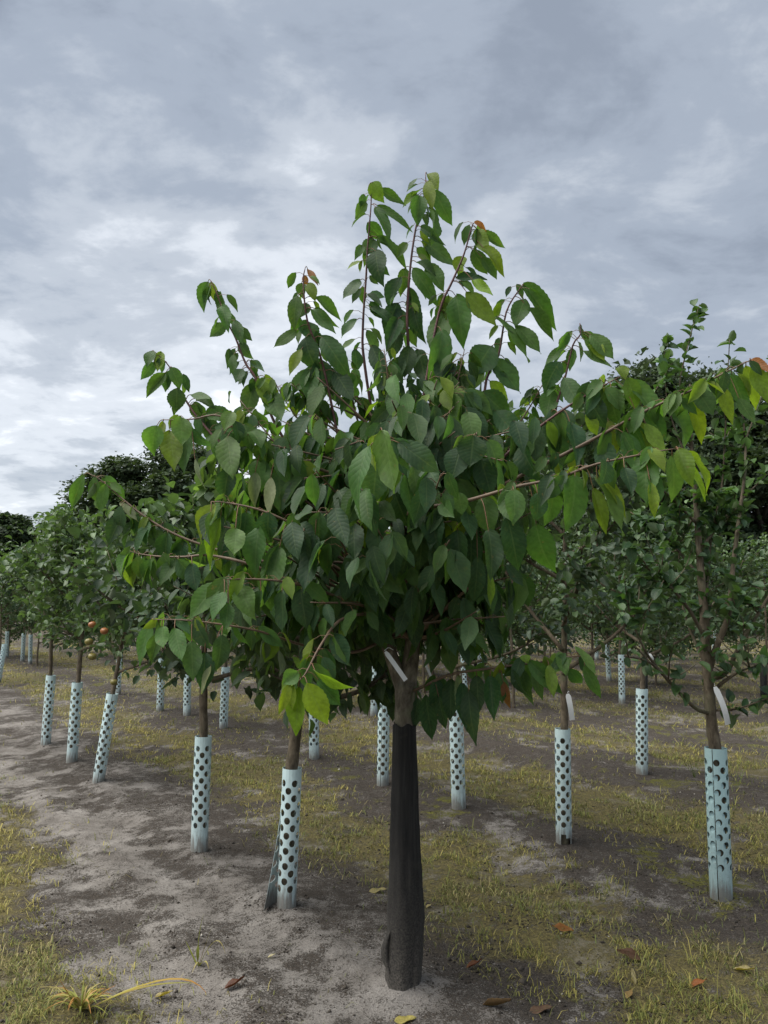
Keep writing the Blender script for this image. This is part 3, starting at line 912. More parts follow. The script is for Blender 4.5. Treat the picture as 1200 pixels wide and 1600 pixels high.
def build_cherry():
    root = empty('cherry_tree', BASE, 'young cherry tree with large drooping leaves and black-wrapped trunk in the foreground', 'tree')
    # trunk
    tp = [at(629, 1528, YT) - Vector((0, 0, .1)), at(630, 1400, YT), at(631, 1250, YT), at(632, 1130, YT), at(634, 1065, YT)]
    tm = MB()
    c = catmull(tp, 5)
    rad = np.interp(np.linspace(0, 1, len(c)), [0, .1, .5, .72, .8, 1], [.045, .040, .036, .034, .038, .044])
    tm.tube(c, list(rad), 14, 0, wob=.05, seed=3)
    lead = catmull([tp[-1] - Vector((0, 0, .03)), at(645, 1000, YT), at(646, 900, YT + .02), at(640, 780, YT), at(642, 690, YT)], 6)
    tm.tube(lead, list(np.interp(np.linspace(0, 1, len(lead)), [0, .1, .5, 1], [.040, .033, .022, .009])), 10, 0, wob=.05, seed=5)
    stem2 = catmull([tp[-1] - Vector((0, 0, .05)), at(606, 1010, YT - .02), at(590, 940, YT - .03), at(575, 840, YT + .03), at(560, 740, YT + .06)], 6)
    tm.tube(stem2, list(np.interp(np.linspace(0, 1, len(stem2)), [0, .1, .5, 1], [.034, .028, .018, .007])), 10, 0, wob=.05, seed=6)
    tm.obj('trunk', [M['bark']], root, BASE)
    spine = lead[6:-2] + stem2[7:-3]

    obj_leaves, mass, extra = [], [], []

    def limb_to(p, r1):
        """curve from the stem to the start of a shoot"""
        best = min(spine, key=lambda q: abs((q - p).length - 0.12) + max(0, q.z - (p.z - 0.25 * (q.xy - p.xy).length)) * 3)
        mid = best.lerp(p, .5) + Vector((0, 0, -.04 * (best - p).length)) + rv(.012)
        return best, mid

    tocam = (CAM - at(620, 800, 2.6)).normalized()
    for si, (line, r, leaves) in enumerate(SHOOTS):
        pts = [at(*q) for q in line]
        b, mid = limb_to(pts[0], r)
        full = catmull([b, mid] + pts, 4)
        mb = MB()
        k = len(full)
        mb.tube(full, [r * 1.0 * (1 - i / (k - 1)) ** .8 + .0015 for i in range(k)], 7, 0, wob=.06, seed=si)
        dense = catmull(pts, 8)
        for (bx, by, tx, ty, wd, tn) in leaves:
            dd = min(dense, key=lambda q: (project(q)[0] - (bx * .8 + tx * .2)) ** 2 + (project(q)[1] - by) ** 2)
            Y0 = dd.y + random.uniform(-.05, .05)
            pb = at(bx, by, Y0)
            if (pb - dd).length > .09:
                Y0 = dd.y + random.uniform(-.07, .0)
                pb = at(bx, by, Y0)
            pt = at(tx, ty, Y0 + random.uniform(-.07, .02))
            gap = (pb - dd).length
            if gap > .04:
                np_ = dd.lerp(pb, .04 / gap)
                lim = (pt - pb).length * 1.18
                if (pt - np_).length > lim:
                    np_ = pt + (np_ - pt).normalized() * lim
                pb = np_
            D = pt - pb
            Lg = D.length
            w3 = wd / 1200 * Y0 * 1.08
            Nn = tocam * .9 + Vector((0, 0, .35)) + rv(.28)
            m = frame(pb, D, Nn, Lg * 1.03, w3 / (.5 * Lg))
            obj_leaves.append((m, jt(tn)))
            # petiole from the shoot
            j = dd
            mm = j.lerp(pb, .5) + Vector((0, 0, .18 * (pb - j).length))
            if (pb - j).length > .004:
                mb.tube(catmull([j, mm, pb + D * .04], 3), [.0017] * 6 + [.0012], 4, 1, cap=False)
        sl = sum((pts[i + 1] - pts[i]).length for i in range(len(pts) - 1))
        for i in range(int(4 + sl * (36 if si in (5, 6, 7, 11, 12, 13, 14) else (85 if not leaves else 25)))):
            u = random.uniform(.02, .93)
            p = dense[min(len(dense) - 1, int(u * len(dense)))]
            sd_ = random.choice((-1, 1))
            pd = Vector((sd_ * random.uniform(.2, 1), random.uniform(-.8 if si in (5, 6, 7) else -.3, 1.0), random.uniform(-.2, .6))).normalized()
            b0 = p + pd * random.uniform(.02, .045)
            if -.22 < b0.x < -.10 and 2.08 < b0.z < 2.22:
                continue
            D = (Vector((pd.x * .6, pd.y * .3, -1.0 if si not in (0, 1, 2, 3) else -.7)) + rv(.25)).normalized()
            Lg = random.uniform(.05, .10) if si < 5 or 8 <= si <= 10 or not leaves else random.uniform(.065, .125)
            extra.append((frame(b0, D, tocam * .7 + Vector((0, 0, .45)) + rv(.4), Lg, random.uniform(.75, 1.0)), jt(random.choice('dmmblly'))))
            mb.tube([p, p.lerp(b0, .5) + Vector((0, 0, .005)), b0 + D * .005], [.0014, .0012, .001], 3, 1, cap=False)
        mb.obj('branch', [M['twig'] if si < 6 or 8 <= si <= 10 else M['branch'], M['petiole']], root, BASE)

    # inner shoots and their drooping leaves
    tw = MB()
    zk = [.98, 1.1, 1.3, 1.5, 1.8, 2.0, 2.2, 2.4, 2.6, 2.75, 2.9]
    LW = [.30, .62, .80, .86, .82, .70, .52, .36, .16, .08, .04]
    RW = [.26, .40, .42, .46, .62, .60, .44, .30, .16, .08, .04]
    FW = [.30, .48, .62, .74, .74, .55, .32, .18, .10, .08, .04]
    ax = lead[0].x

    cand = []
    for k in range(165):
        z0 = 1.05 + 1.28 * random.random() ** 1.1
        az = random.uniform(0, 2 * math.pi)
        q = min(spine, key=lambda s_: abs(s_.z - z0) + random.uniform(0, .12))
        reach = 1.0
        zt = q.z + random.uniform(-.05, .45)
        lw = float(np.interp(zt, zk, LW)); rw = float(np.interp(zt, zk, RW)); fw = float(np.interp(zt, zk, FW))
        ex = (rw if math.cos(az) > 0 else lw); ey = fw * (1.0 if math.sin(az) < 0 else 1.0)
        f = random.uniform(.62, .97)
        tip = Vector((ax + math.cos(az) * ex * f, YT + math.sin(az) * ey * f, zt))
        if -.24 < tip.x < -.08 and tip.z > 2.0:
            continue
        mid = q.lerp(tip, .5) + Vector((0, 0, random.uniform(-.02, .08)))
        pth = catmull([q, mid, tip], 8)
        n = len(pth)
        tw.tube(pth, [.0075 * (1 - i / n) + .0015 for i in range(n)], 5, 0, wob=.05, seed=k)
        nl = int(6 + 15 * (tip - q).length)
        for i in range(nl):
            u = random.uniform(.22, 1.0)
            p = pth[min(n - 1, int(u * (n - 1)))] + rv(.008)
            side = Vector((math.cos(az + math.pi / 2), math.sin(az + math.pi / 2), 0)) * random.choice((-1, 1))
            out = Vector((math.cos(az), math.sin(az), 0))
            pd = (side * random.uniform(.2, 1) + out * .5 + Vector((0, 0, random.uniform(-.4, .4)))).normalized()
            pl = random.uniform(.025, .05)
            b0 = p + pd * pl
            D = (Vector((0, 0, -1.0)) + out * random.uniform(-.1, .7) + side * random.uniform(-.1, .6) + rv(.22)).normalized()
            Nn = out * .8 + Vector((0, 0, .5)) + Vector((0, -.15, 0)) + rv(.4)
            Lg = random.uniform(.085, .165)
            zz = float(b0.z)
            tn = random.choice('dddmmb') if zz < 2.1 else random.choice('dmmblly')  # lower inner leaves tinted darker, crown shade put into their colour
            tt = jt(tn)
            if (b0.z < 1.27 and abs(b0.x - ax) < .25 and random.random() < .5) or (b0.y < YT - .03 and -.17 < b0.x < .17 and b0.z < 1.36) or (-.22 < b0.x < -.10 and 2.06 < b0.z < 2.24):
                continue
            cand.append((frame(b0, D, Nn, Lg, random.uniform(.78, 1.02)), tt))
            tw.tube([p, p.lerp(b0, .5) + Vector((0, 0, .006)), b0 + D * .006], [.0014, .0012, .001], 3, 1, cap=False)
    # upright inner growth of small leaves round the leader
    for k in range(120):
        z = random.uniform(1.95, 2.35)
        p = Vector((ax + random.gauss(0, .07) - .02, YT + random.gauss(0, .08), z))
        D = (Vector((0, 0, -1)) + rv(.35)).normalized()
        cand.append((frame(p, D, Vector((0, -1, .3)) + rv(.6), random.uniform(.05, .1), .8), jt('d')))
    tw.obj('twigs', [M['branch'], M['petiole']], root, BASE)
    # those nearest the camera and not behind others become single leaves
    cand += extra
    cand.sort(key=lambda c: (c[0].translation - CAM).length)
    nfree = max(0, 300 - len(obj_leaves))
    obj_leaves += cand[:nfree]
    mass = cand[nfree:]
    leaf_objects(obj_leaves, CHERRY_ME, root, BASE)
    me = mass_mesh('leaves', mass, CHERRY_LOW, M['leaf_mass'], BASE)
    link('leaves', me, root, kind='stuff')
    print('cherry leaves', len(obj_leaves), len(mass))


build_cherry()


# ------------------------------------------------------------------ black sleeve on the cherry trunk
def build_sleeve():
    rows = [(1548, 604, 653), (1515, 604, 655), (1480, 606, 657), (1432, 606, 660), (1400, 607, 658), (1330, 609, 654), (1250, 612, 651), (1180, 614, 648.5), (1131, 615, 647.5)]
    n = 40
    verts = []
    rs = np.random.default_rng(4)
    nr = 40
    pyv = np.linspace(1548, 1131, nr)
    for i, py in enumerate(pyv):
        pys = [r_[0] for r_ in rows][::-1]
        xl = np.interp(py, pys, [r_[1] for r_ in rows][::-1]); xr = np.interp(py, pys, [r_[2] for r_ in rows][::-1])
        c = at((xl + xr) / 2, py, YT); r = (xr - xl) / 2 / 1200 * YT
        for k in range(n):
            a = 2 * math.pi * k / n
            v = i / nr
            fold = .05 * math.sin(3 * a + 1.3 + v * 1.2) + .035 * math.sin(7 * a + v * 3) + .012 * math.sin(v * 46 + 2 * math.sin(a * 2)) * (v < .8) + .07 * float(vnoise(np.array([a * 2.5]), np.array([v * 9]), 5)[0] - .5)
            crease = -.13 * math.exp(-((a - 5.35 - .1 * math.sin(v * 4)) / .10) ** 2)
            rr = r * (1 + fold + crease)
            verts.append((c.x + rr * math.cos(a), c.y + rr * math.sin(a), c.z + .006 * math.sin(5 * a + i)))
    faces = []
    for i in range(nr - 1):
        for k in range(n):
            a, b = i * n + k, i * n + (k + 1) % n
            faces.append((a, b, b + n, a + n))
    root = empty('trunk_sleeve', BASE, 'black woven net sleeve wrapped around the foreground cherry trunk', 'trunk sleeve')
    me = new_mesh('net', verts, faces, [M['sleeve']], origin=BASE)
    o = link('net', me, root)
    so = o.modifiers.new('thick', 'SOLIDIFY'); so.thickness = .002; so.offset = 1
    # loose flap bulging at the lower left
    fv, ff = [], []
    for i in range(9):
        for j in range(7):
            py = 1455 + i * 9; v = i / 8
            bulge = math.sin(math.pi * min(1, v * 1.1)) * 12
            px = 612 - (j / 6) * (5 + bulge)
            fv.append(at(px, py, YT - .02 - .03 * math.sin(j / 6 * 3) + .004 * math.sin(i * 2 + j)))
    for i in range(8):
        for j in range(6):
            a = i * 7 + j
            ff.append((a, a + 1, a + 8, a + 7))
    o = link('loose_flap', new_mesh('loose_flap', fv, ff, [M['sleeve']], origin=BASE), root)
    so = o.modifiers.new('thick', 'SOLIDIFY'); so.thickness = .003


build_sleeve()


# ------------------------------------------------------------------ perforated guards
def guard_mesh(name, dia, h, top, bottom, variant, mat, seed=0):
    """split tube with staggered round holes; variants: plain, flap (open at the bottom), chads, notch"""
    rs = random.Random(seed)
    cols = 10
    circ = math.pi * dia
    cw = circ / cols
    ph = 0.0635
    hr = 0.0156
    rows = int((h - top - bottom) / ph)
    ph = (h - top - bottom) / rows
    mb = MB()
    twist = rs.uniform(-.25, .25)
    rot0 = rs.uniform(0, 6.28)
    if variant in ('flap', 'notch'):
        rot0, twist = 0.0, 0.0

    def P(u, z, dr=0.0):
        a = u / (dia / 2) + rot0 + twist * z
        r = dia / 2 + dr
        k = 1.0
        # slight ovality and flare
        r = r * (1 + .04 * math.sin(2 * a + seed) + .05 * max(0, .1 - z))
        if variant == 'flap':
            # the free edge swings away near the ground
            e = min(1.0, max(0.0, (u - circ * .86) / (circ * .14)))
            op = max(0.0, 1 - z / (h * .72)) ** 1.3
            r += .065 * e * op
            a += .10 * e * op
        return Vector((r * math.cos(a), r * math.sin(a), z))

    ns = 16
    angs = [2 * math.pi * q / ns for q in range(ns)]

    def rect_pts(u0, u1, z0, z1):
        uc, zc = (u0 + u1) / 2, (z0 + z1) / 2
        out = []
        for t in angs:
            m_ = max(abs(math.cos(t)), abs(math.sin(t)))
            out.append((uc + (u1 - u0) / 2 * math.cos(t) / m_, zc + (z1 - z0) / 2 * math.sin(t) / m_))
        return out

    def solid(u0, u1, z0, z1, seg=1):
        for s in range(2):
            a, b = u0 + (u1 - u0) * s / 2, u0 + (u1 - u0) * (s + 1) / 2
            for q in range(seg):
                c, d = z0 + (z1 - z0) * q / seg, z0 + (z1 - z0) * (q + 1) / seg
                mb.add([P(a, c), P(b, c), P(b, d), P(a, d)], [(0, 1, 2, 3)])

    for c in range(cols):
        u0, u1 = c * cw, (c + 1) * cw
        if c == cols - 1 and variant != 'flap':
            u1 -= .004
        odd = c % 2
        zs = bottom + (ph / 2 if odd else 0)
        nn = rows - (1 if odd else 0)
        if variant == 'notch' and c in (2, 3):
            solid(u0, u1, .07 if c == 2 else .05, zs, 3)
        else:
            solid(u0, u1, 0, zs, 4)
        for r_ in range(nn):
            z0, z1 = zs + r_ * ph, zs + (r_ + 1) * ph
            uc, zc = (u0 + u1) / 2, (z0 + z1) / 2
            rp = rect_pts(u0, u1, z0, z1)
            # order hole points to face the rectangle points
            hp = [(uc + min(hr, (u1 - u0) * .49) * math.cos(t), zc + hr * 1.02 * math.sin(t)) for t in angs]
            vs = [P(a, b) for a, b in rp] + [P(a, b) for a, b in hp]
            mb.add(vs, [(i, (i + 1) % ns, ns + (i + 1) % ns, ns + i) for i in range(ns)])
            if variant == 'chads' and (r_ < nn - 1) and rs.random() < .93:
                # half-punched disc still hanging in its hole
                ta = rs.uniform(3.7, 4.3); sh = rs.uniform(.005, .010)
                disc = []
                for t in range(12):
                    a = 2 * math.pi * t / 12
                    du, dz = hr * .86 * math.cos(a), hr * .86 * math.sin(a)
                    hinge = (du * math.cos(ta) + dz * math.sin(ta)) / hr
                    dr = -.002 - (1 - hinge) * sh * .9
                    disc.append(P(uc + du + math.cos(ta) * sh, zc + dz + math.sin(ta) * sh, dr))
                mb.add(disc, [tuple(range(12))])
        zt = zs + nn * ph
        solid(u0, u1, zt, h, 2)
    me = new_mesh(name, mb.v, mb.f, [mat], mb.m, smooth_shade=False)
    return me


GM = {}


def get_guard(variant, seed, mat, h=.68, dia=.094, bottom=.10, top=.03):
    k = (variant, seed, mat, round(h, 2), bottom, dia)
    if k not in GM:
        GM[k] = guard_mesh('tree_guard', dia, h, top, bottom, variant, M[mat], seed)
    return GM[k]


def axis_matrix(base, top):
    z = (top - base).normalized()
    x = Vector((1, 0, 0)); x = (x - z * x.dot(z)).normalized()
    y = z.cross(x)
    return Matrix(((x.x, y.x, z.x, base.x), (x.y, y.y, z.y, base.y), (x.z, y.z, z.z, base.z), (0, 0, 0, 1)))


# ------------------------------------------------------------------ orchard trees
def orchard_tree(seed, H, cb, rad, nleaf, lsize, trunk_r=.022, upright=.55, droop=.3, tones=('d', 'b', 'm'), limbs=8, bushy=1.0):
    """geometry of a small apple tree standing on the origin: wood MB and a list of (matrix, tint)"""
    rs = random.Random(seed)
    wood = MB()
    lean = Vector((rs.uniform(-.04, .04), rs.uniform(-.04, .04), 0))
    tr = catmull([Vector((0, 0, -.1)), Vector((rs.uniform(-.01, .01), rs.uniform(-.01, .01), cb * .55)), Vector((lean.x * .5, lean.y * .5, cb)), Vector((lean.x, lean.y, (cb + H) / 2)), Vector((lean.x * 1.5, lean.y * 1.5, H * .96))], 5)
    k = len(tr)
    wood.tube(tr, list(np.interp(np.linspace(0, 1, k), [0, .08, .45, 1], [trunk_r * 1.35, trunk_r * 1.05, trunk_r * .9, .003])), 9, 0, wob=.06, seed=seed)
    shoots = []
    for i in range(limbs):
        f = i / max(1, limbs - 1)
        z0 = cb + (H - cb) * (.0 + .62 * f)
        o = Vector((lean.x * f, lean.y * f, z0))
        az = i * 2.399 + rs.uniform(-.4, .4)
        rr = rad * (1 - .55 * f) * rs.uniform(.8, 1.1)
        dz = (H - z0) * rs.uniform(.25, .75) * upright * 1.4
        tip = o + Vector((math.cos(az) * rr, math.sin(az) * rr, dz))
        mid = o.lerp(tip, .5) + Vector((math.cos(az) * rr * .12, math.sin(az) * rr * .12, -.10 * dz))
        p = catmull([o, mid, tip], 7)
        n = len(p)
        wood.tube(p, [trunk_r * (.55 - .1 * f) * (1 - .8 * j / n) + .0015 for j in range(n)], 6, 0, wob=.08, seed=seed + i)
        shoots.append(p)
        for s in range(rs.randint(3, 5)):
            b = p[rs.randint(2, n - 2)]
            a2 = az + rs.uniform(-1.4, 1.4)
            ln = rs.uniform(.15, .42) * rad / .6
            t2 = b + Vector((math.cos(a2) * ln * .7, math.sin(a2) * ln * .7, ln * rs.uniform(.1, 1.1)))
            q = catmull([b, b.lerp(t2, .5) + Vector((0, 0, -.02)), t2], 5)
            wood.tube(q, [.005 * (1 - j / len(q)) + .0012 for j in range(len(q))], 5, 0, wob=.05, seed=seed + s)
            shoots.append(q)
    for s in range(int(5 * bushy)):                           # upright new shoots breaking the outline
        a2 = rs.uniform(0, 6.28); r2 = rad * rs.uniform(.05, .6)
        b = Vector((math.cos(a2) * r2, math.sin(a2) * r2, cb + (H - cb) * rs.uniform(.55, .8)))
        t2 = b + Vector((rs.uniform(-.06, .06), rs.uniform(-.06, .06), (H - b.z) * rs.uniform(.8, 1.12)))
        q = catmull([b, b.lerp(t2, .5) + Vector((rs.uniform(-.02, .02), 0, 0)), t2], 6)
        wood.tube(q, [.004 * (1 - j / len(q)) + .0012 for j in range(len(q))], 5, 0)
        shoots.append(q); shoots.append(q)
    leaves = []
    for i in range(nleaf):
        p = shoots[rs.randrange(len(shoots))]
        u = rs.random() ** .75
        j = min(len(p) - 2, int(u * (len(p) - 1)))
        b = p[j].lerp(p[j + 1], rs.random())
        t = (p[j + 1] - p[j]).normalized()
        sp = rv_(rs, .045 * bushy + .012)
        b = b + sp
        D = (t * .35 + rv_(rs, .55) + Vector((0, 0, -droop)) + Vector((b.x, b.y, 0)) * .5).normalized()
        Nn = Vector((b.x * .4, b.y * .4, 1.0)) + rv_(rs, .45)
        tn = rs.choice(tones)
        c = TINT[tn]
        hz = (b.z - cb) / (H - cb)
        kk = rs.uniform(.75, 1.2)
        if hz > .8 and rs.random() < .5:
            c = TINT['l']
        lu = (.3 * c[0] + .6 * c[1] + .1 * c[2]) * .9
        c = tuple(q * .74 + lu * .26 for q in c)
        leaves.append((frame(b, D, Nn, lsize * rs.uniform(.65, 1.2), rs.uniform(.85, 1.1)), (c[0] * kk, c[1] * kk, c[2] * kk)))
    return wood, leaves


def rv_(rs, a):
    return Vector((rs.gauss(0, a), rs.gauss(0, a), rs.gauss(0, a)))


# shared bodies for the trees of the farther rows
PROTO = []
for s, (H, cb, rad, nl, ls, up, tones) in enumerate([
        (2.25, .98, .62, 1900, .072, .6, ('m', 'b', 'b', 'd')), (2.4, .95, .70, 2100, .070, .55, ('m', 'b', 'l', 'd')),
        (2.15, .90, .66, 1900, .068, .5, ('m', 'm', 'l', 'b')), (2.6, 1.0, .75, 2200, .075, .6, ('d', 'b', 'm', 'm'))]):
    wd, lv = orchard_tree(100 + s, H, cb, rad, nl, ls, .02, up, .25, tones, 9, 1.3)
    PROTO.append((new_mesh('trunk', wd.v, wd.f, [M['bark_apple']], wd.m), mass_mesh('crown', lv, APPLE_LOW, M['apple_mass'], (0, 0, 0), False)))


NP = len(PROTO)
for s, (H, cb, rad, nl, ls, up, tones) in enumerate([
        (2.2, .45, .72, 2300, .085, .5, ('m', 'b', 'b', 'd')), (2.05, .40, .78, 2400, .085, .45, ('m', 'b', 'l', 'd'))]):
    wd, lv = orchard_tree(140 + s, H, cb, rad, nl, ls, .02, up, .25, tones, 11, 1.5)
    PROTO.append((new_mesh('trunk', wd.v, wd.f, [M['bark_apple']], wd.m), mass_mesh('crown', lv, APPLE_LOW, M['apple_mass'], (0, 0, 0), False)))


def place_far_tree(base, k, rot, scl, label, group, tilt=None):
    root = empty('apple_tree', base, label, 'tree', group)
    root.rotation_euler = (tilt[0] if tilt else 0, tilt[1] if tilt else 0, rot)
    root.scale = (scl, scl, scl)
    link('trunk', PROTO[k][0], root)
    link('crown', PROTO[k][1], root, kind='stuff')
    return root


def near_tree(name, base, M4, seed, label, cat, leafn, args, templ='apple', nobj=300, extra=None):
    root = empty(name, base, label, cat)
    wd, lv = orchard_tree(seed, *args[0], **args[1])
    if extra:
        wd2, lv2 = extra
        wd.v += wd2.v and []  # keep
    Mb = M4
    me = new_mesh('trunk', [Mb @ Vector(v) for v in wd.v], wd.f, [M['bark_apple']], wd.m, origin=base)
    link('trunk', me, root)
    lv = [(Mb @ m, c) for m, c in lv]
    lv.sort(key=lambda c: (c[0].translation - CAM).length)
    if templ == 'apple':
        meshes, low, mm = APPLE_ME, APPLE_LOW, M['apple_mass']
    else:
        meshes, low, mm = CHERRY_ME, CHERRY_LOW, M['leaf_mass']
    leaf_objects(lv[:nobj], meshes, root, base)
    link('crown', mass_mesh('crown', lv[nobj:], low, mm, base, templ != 'apple'), root, kind='stuff')
    return root


# guards: base px, top px, variant, material, label
G = [
 ('a', (447, 1412), (457, 1193), 'flap', 'guard', 'white perforated guard split open at its foot, just left of the black-wrapped trunk'),
 ('b', (311, 1327), (318, 1147), 'plain', 'guard', 'white perforated guard on the second trunk left of the black-wrapped trunk'),
 ('c', (153, 1222), (176, 1082), 'plain2', 'guard', 'most strongly tilted white perforated guard in front of the apple tree with fruit'),
 ('d', (112, 1190), (121, 1066), 'plain', 'guard', 'middle of three white perforated guards close together at the left'),
 ('e', (71, 1165), (80, 1052), 'plain2', 'guard', 'leftmost of three white perforated guards close together at the left'),
 ('f', (-3, 1066), (3, 1032), 'plain', 'guard', 'pale perforated guard cut off by the left picture edge'),
 ('g', (1127, 1403), (1118, 1164), 'chads', 'guard_blue', 'turquoise guard with half-punched holes on the right foreground apple tree'),
 ('h', (881, 1316), (879, 1134), 'notch', 'guard', 'white perforated guard with a torn dark notch at its foot, right of centre'),
 ('i', (717, 1262), (713, 1130), 'plain', 'guard', 'white perforated guard just right of the black-wrapped trunk'),
 ('j', (598, 1226), (600, 1096), 'plain2', 'guard', 'white perforated guard close behind the black-wrapped trunk on its left'),
 ('k', (491, 1186), (490, 1088), 'plain', 'guard', 'white perforated guard right behind the bright yellow-green hanging leaves'),
 ('l', (349, 1138), (352, 1064), 'plain2', 'guard', 'small white perforated guard right of the bare brown trunk at left of centre'),
 ('m', (292, 1118), (293, 1060), 'plain', 'guard', 'small white perforated guard just left of the bare brown trunk'),
 ('n', (250, 1111), (252, 1058), 'plain2', 'guard', 'short pale guard peeping out under the dark leaves at left'),
 ('o', (1003, 1209), (1003, 1076), 'plain2', 'guard', 'white perforated guard between the torn-foot guard and the turquoise guard'),
 ('p', (972, 1099), (971, 1032), 'plain', 'guard', 'slim distant white guard with grey foot left of the right-hand trees'),
 ('q', (797, 1052), (797, 1012), 'plain2', 'guard', 'distant white guard in the gap right of the cherry crown'),
 ('r', (750, 1050), (750, 1008), 'plain', 'guard', 'distant white guard with a dark stake beside it'),
 ('s', (47, 1037), (48, 998), 'plain', 'guard', 'rightmost of three tiny guards at the far left edge'),
 ('t', (35, 1033), (37, 995), 'plain2', 'guard', 'middle of three tiny guards at the far left edge'),
 ('u', (10, 1028), (11, 996), 'plain', 'guard', 'leftmost of three tiny guards at the far left edge'),
 ('v', (184, 1085), (187, 1016), 'plain2', 'guard', 'white guard half hidden behind the tilted guard at left'),
 ('w', (584, 1118), (586, 1070), 'plain', 'guard', 'tiny guard peeping out left behind the black-wrapped trunk'),
 ('x', (1115, 1024), (1116, 982), 'plain', 'guard', 'tiny distant guard seen between the limbs of the right foreground tree'),
]
GP = {}
for key, b, t, var, mat, lab in G:
    base = ground(*b)
    top = at(t[0], t[1], base.y)
    h = (top - base).length
    h = min(max(h, .62), .78)
    vkind = 'plain' if var == 'plain2' else var
    bot = {'chads': .13, 'notch': .09, 'flap': .06}.get(var, .075 if var == 'plain2' else .12)
    dia = .094 if var != 'chads' else .100
    near = base.y < 5.2
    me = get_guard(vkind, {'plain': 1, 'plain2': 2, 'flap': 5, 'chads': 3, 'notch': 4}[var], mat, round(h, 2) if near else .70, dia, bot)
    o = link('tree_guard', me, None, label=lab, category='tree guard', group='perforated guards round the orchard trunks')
    m4 = axis_matrix(base - Vector((0, 0, .015)), top)
    rot = {'a': 0.0}.get(key, random.uniform(0, 6.28))
    if key == 'a':
        rot = R(205)
    if key == 'h':
        rot = R(166)
    o.matrix_world = m4 @ Matrix.Rotation(rot, 4, 'Z')
    so = o.modifiers.new('thick', 'SOLIDIFY'); so.thickness = .0016; so.offset = -1
    GP[key] = (base, m4, top)

# near trees that show their leaves singly
near_tree('apple_tree', GP['b'][0], GP['b'][1], 21, 'dark leafed tree with bare brown trunk behind the lower left cherry leaves', 'tree', 0,
          (( 2.0, .95, .66, 1800, .085), dict(trunk_r=.026, upright=.35, droop=.5, tones=('d', 'd', 'b'), limbs=10)), 'apple', 250)
near_tree('cherry_tree', GP['a'][0], GP['a'][1], 22, 'second cherry tree close behind the left half of the foreground cherry', 'tree', 0,
          ((2.15, .90, .60, 1250, .125), dict(trunk_r=.030, upright=.22, droop=1.1, tones=('d', 'd', 'd', 'm'), limbs=11)), 'cherry', 250)
near_tree('apple_tree', GP['h'][0], GP['h'][1], 23, 'apple tree with upright dark limbs and a white tag, right of centre', 'tree', 0,
          ((2.55, .98, .72, 1900, .075), dict(trunk_r=.024, upright=.7, droop=.2, tones=('d', 'd', 'b', 'm'))), 'apple', 300)
near_tree('apple_tree', GP['i'][0], GP['i'][1], 24, 'dark apple tree directly behind the low right cherry branch', 'tree', 0,
          ((2.1, .95, .62, 1500, .075), dict(trunk_r=.022, upright=.5, droop=.3, tones=('d', 'd', 'b'))), 'apple', 150)
near_tree('apple_tree', GP['j'][0], GP['j'][1], 25, 'dark tree hidden behind the middle of the foreground cherry crown', 'tree', 0,
          ((2.05, 1.0, .6, 1300, .075), dict(trunk_r=.022, upright=.5, droop=.3, tones=('d', 'd', 'b'))), 'apple', 100)
t_c = near_tree('apple_tree', GP['c'][0], GP['c'][1], 26, 'apple tree with ripening fruit standing in the tilted guard at left', 'tree', 0,
                ((2.05, .86, .58, 1500, .075), dict(trunk_r=.020, upright=.45, droop=.3, tones=('m', 'l', 'b', 'l'), bushy=1.3)), 'apple', 200)
near_tree('apple_tree', GP['d'][0], GP['d'][1], 27, 'leafy apple tree on the middle one of the three guards at left', 'tree', 0,
          ((2.15, .98, .62, 1900, .072), dict(trunk_r=.022, upright=.5, droop=.25, tones=('m', 'l', 'b', 'l'), bushy=1.3)), 'apple', 200)
near_tree('apple_tree', GP['e'][0], GP['e'][1], 28, 'leafy apple tree on the leftmost of the three guards at left', 'tree', 0,
          ((2.25, .98, .66, 2000, .072), dict(trunk_r=.022, upright=.5, droop=.25, tones=('m', 'l', 'b', 'l'), bushy=1.3)), 'apple', 200)
near_tree('apple_tree', GP['o'][0], GP['o'][1], 29, 'apple tree behind the gap between the two right-hand trees', 'tree', 0,
          ((2.3, .95, .7, 1800, .072), dict(trunk_r=.024, upright=.6, droop=.2, tones=('d', 'b', 'm'))), 'apple', 150)


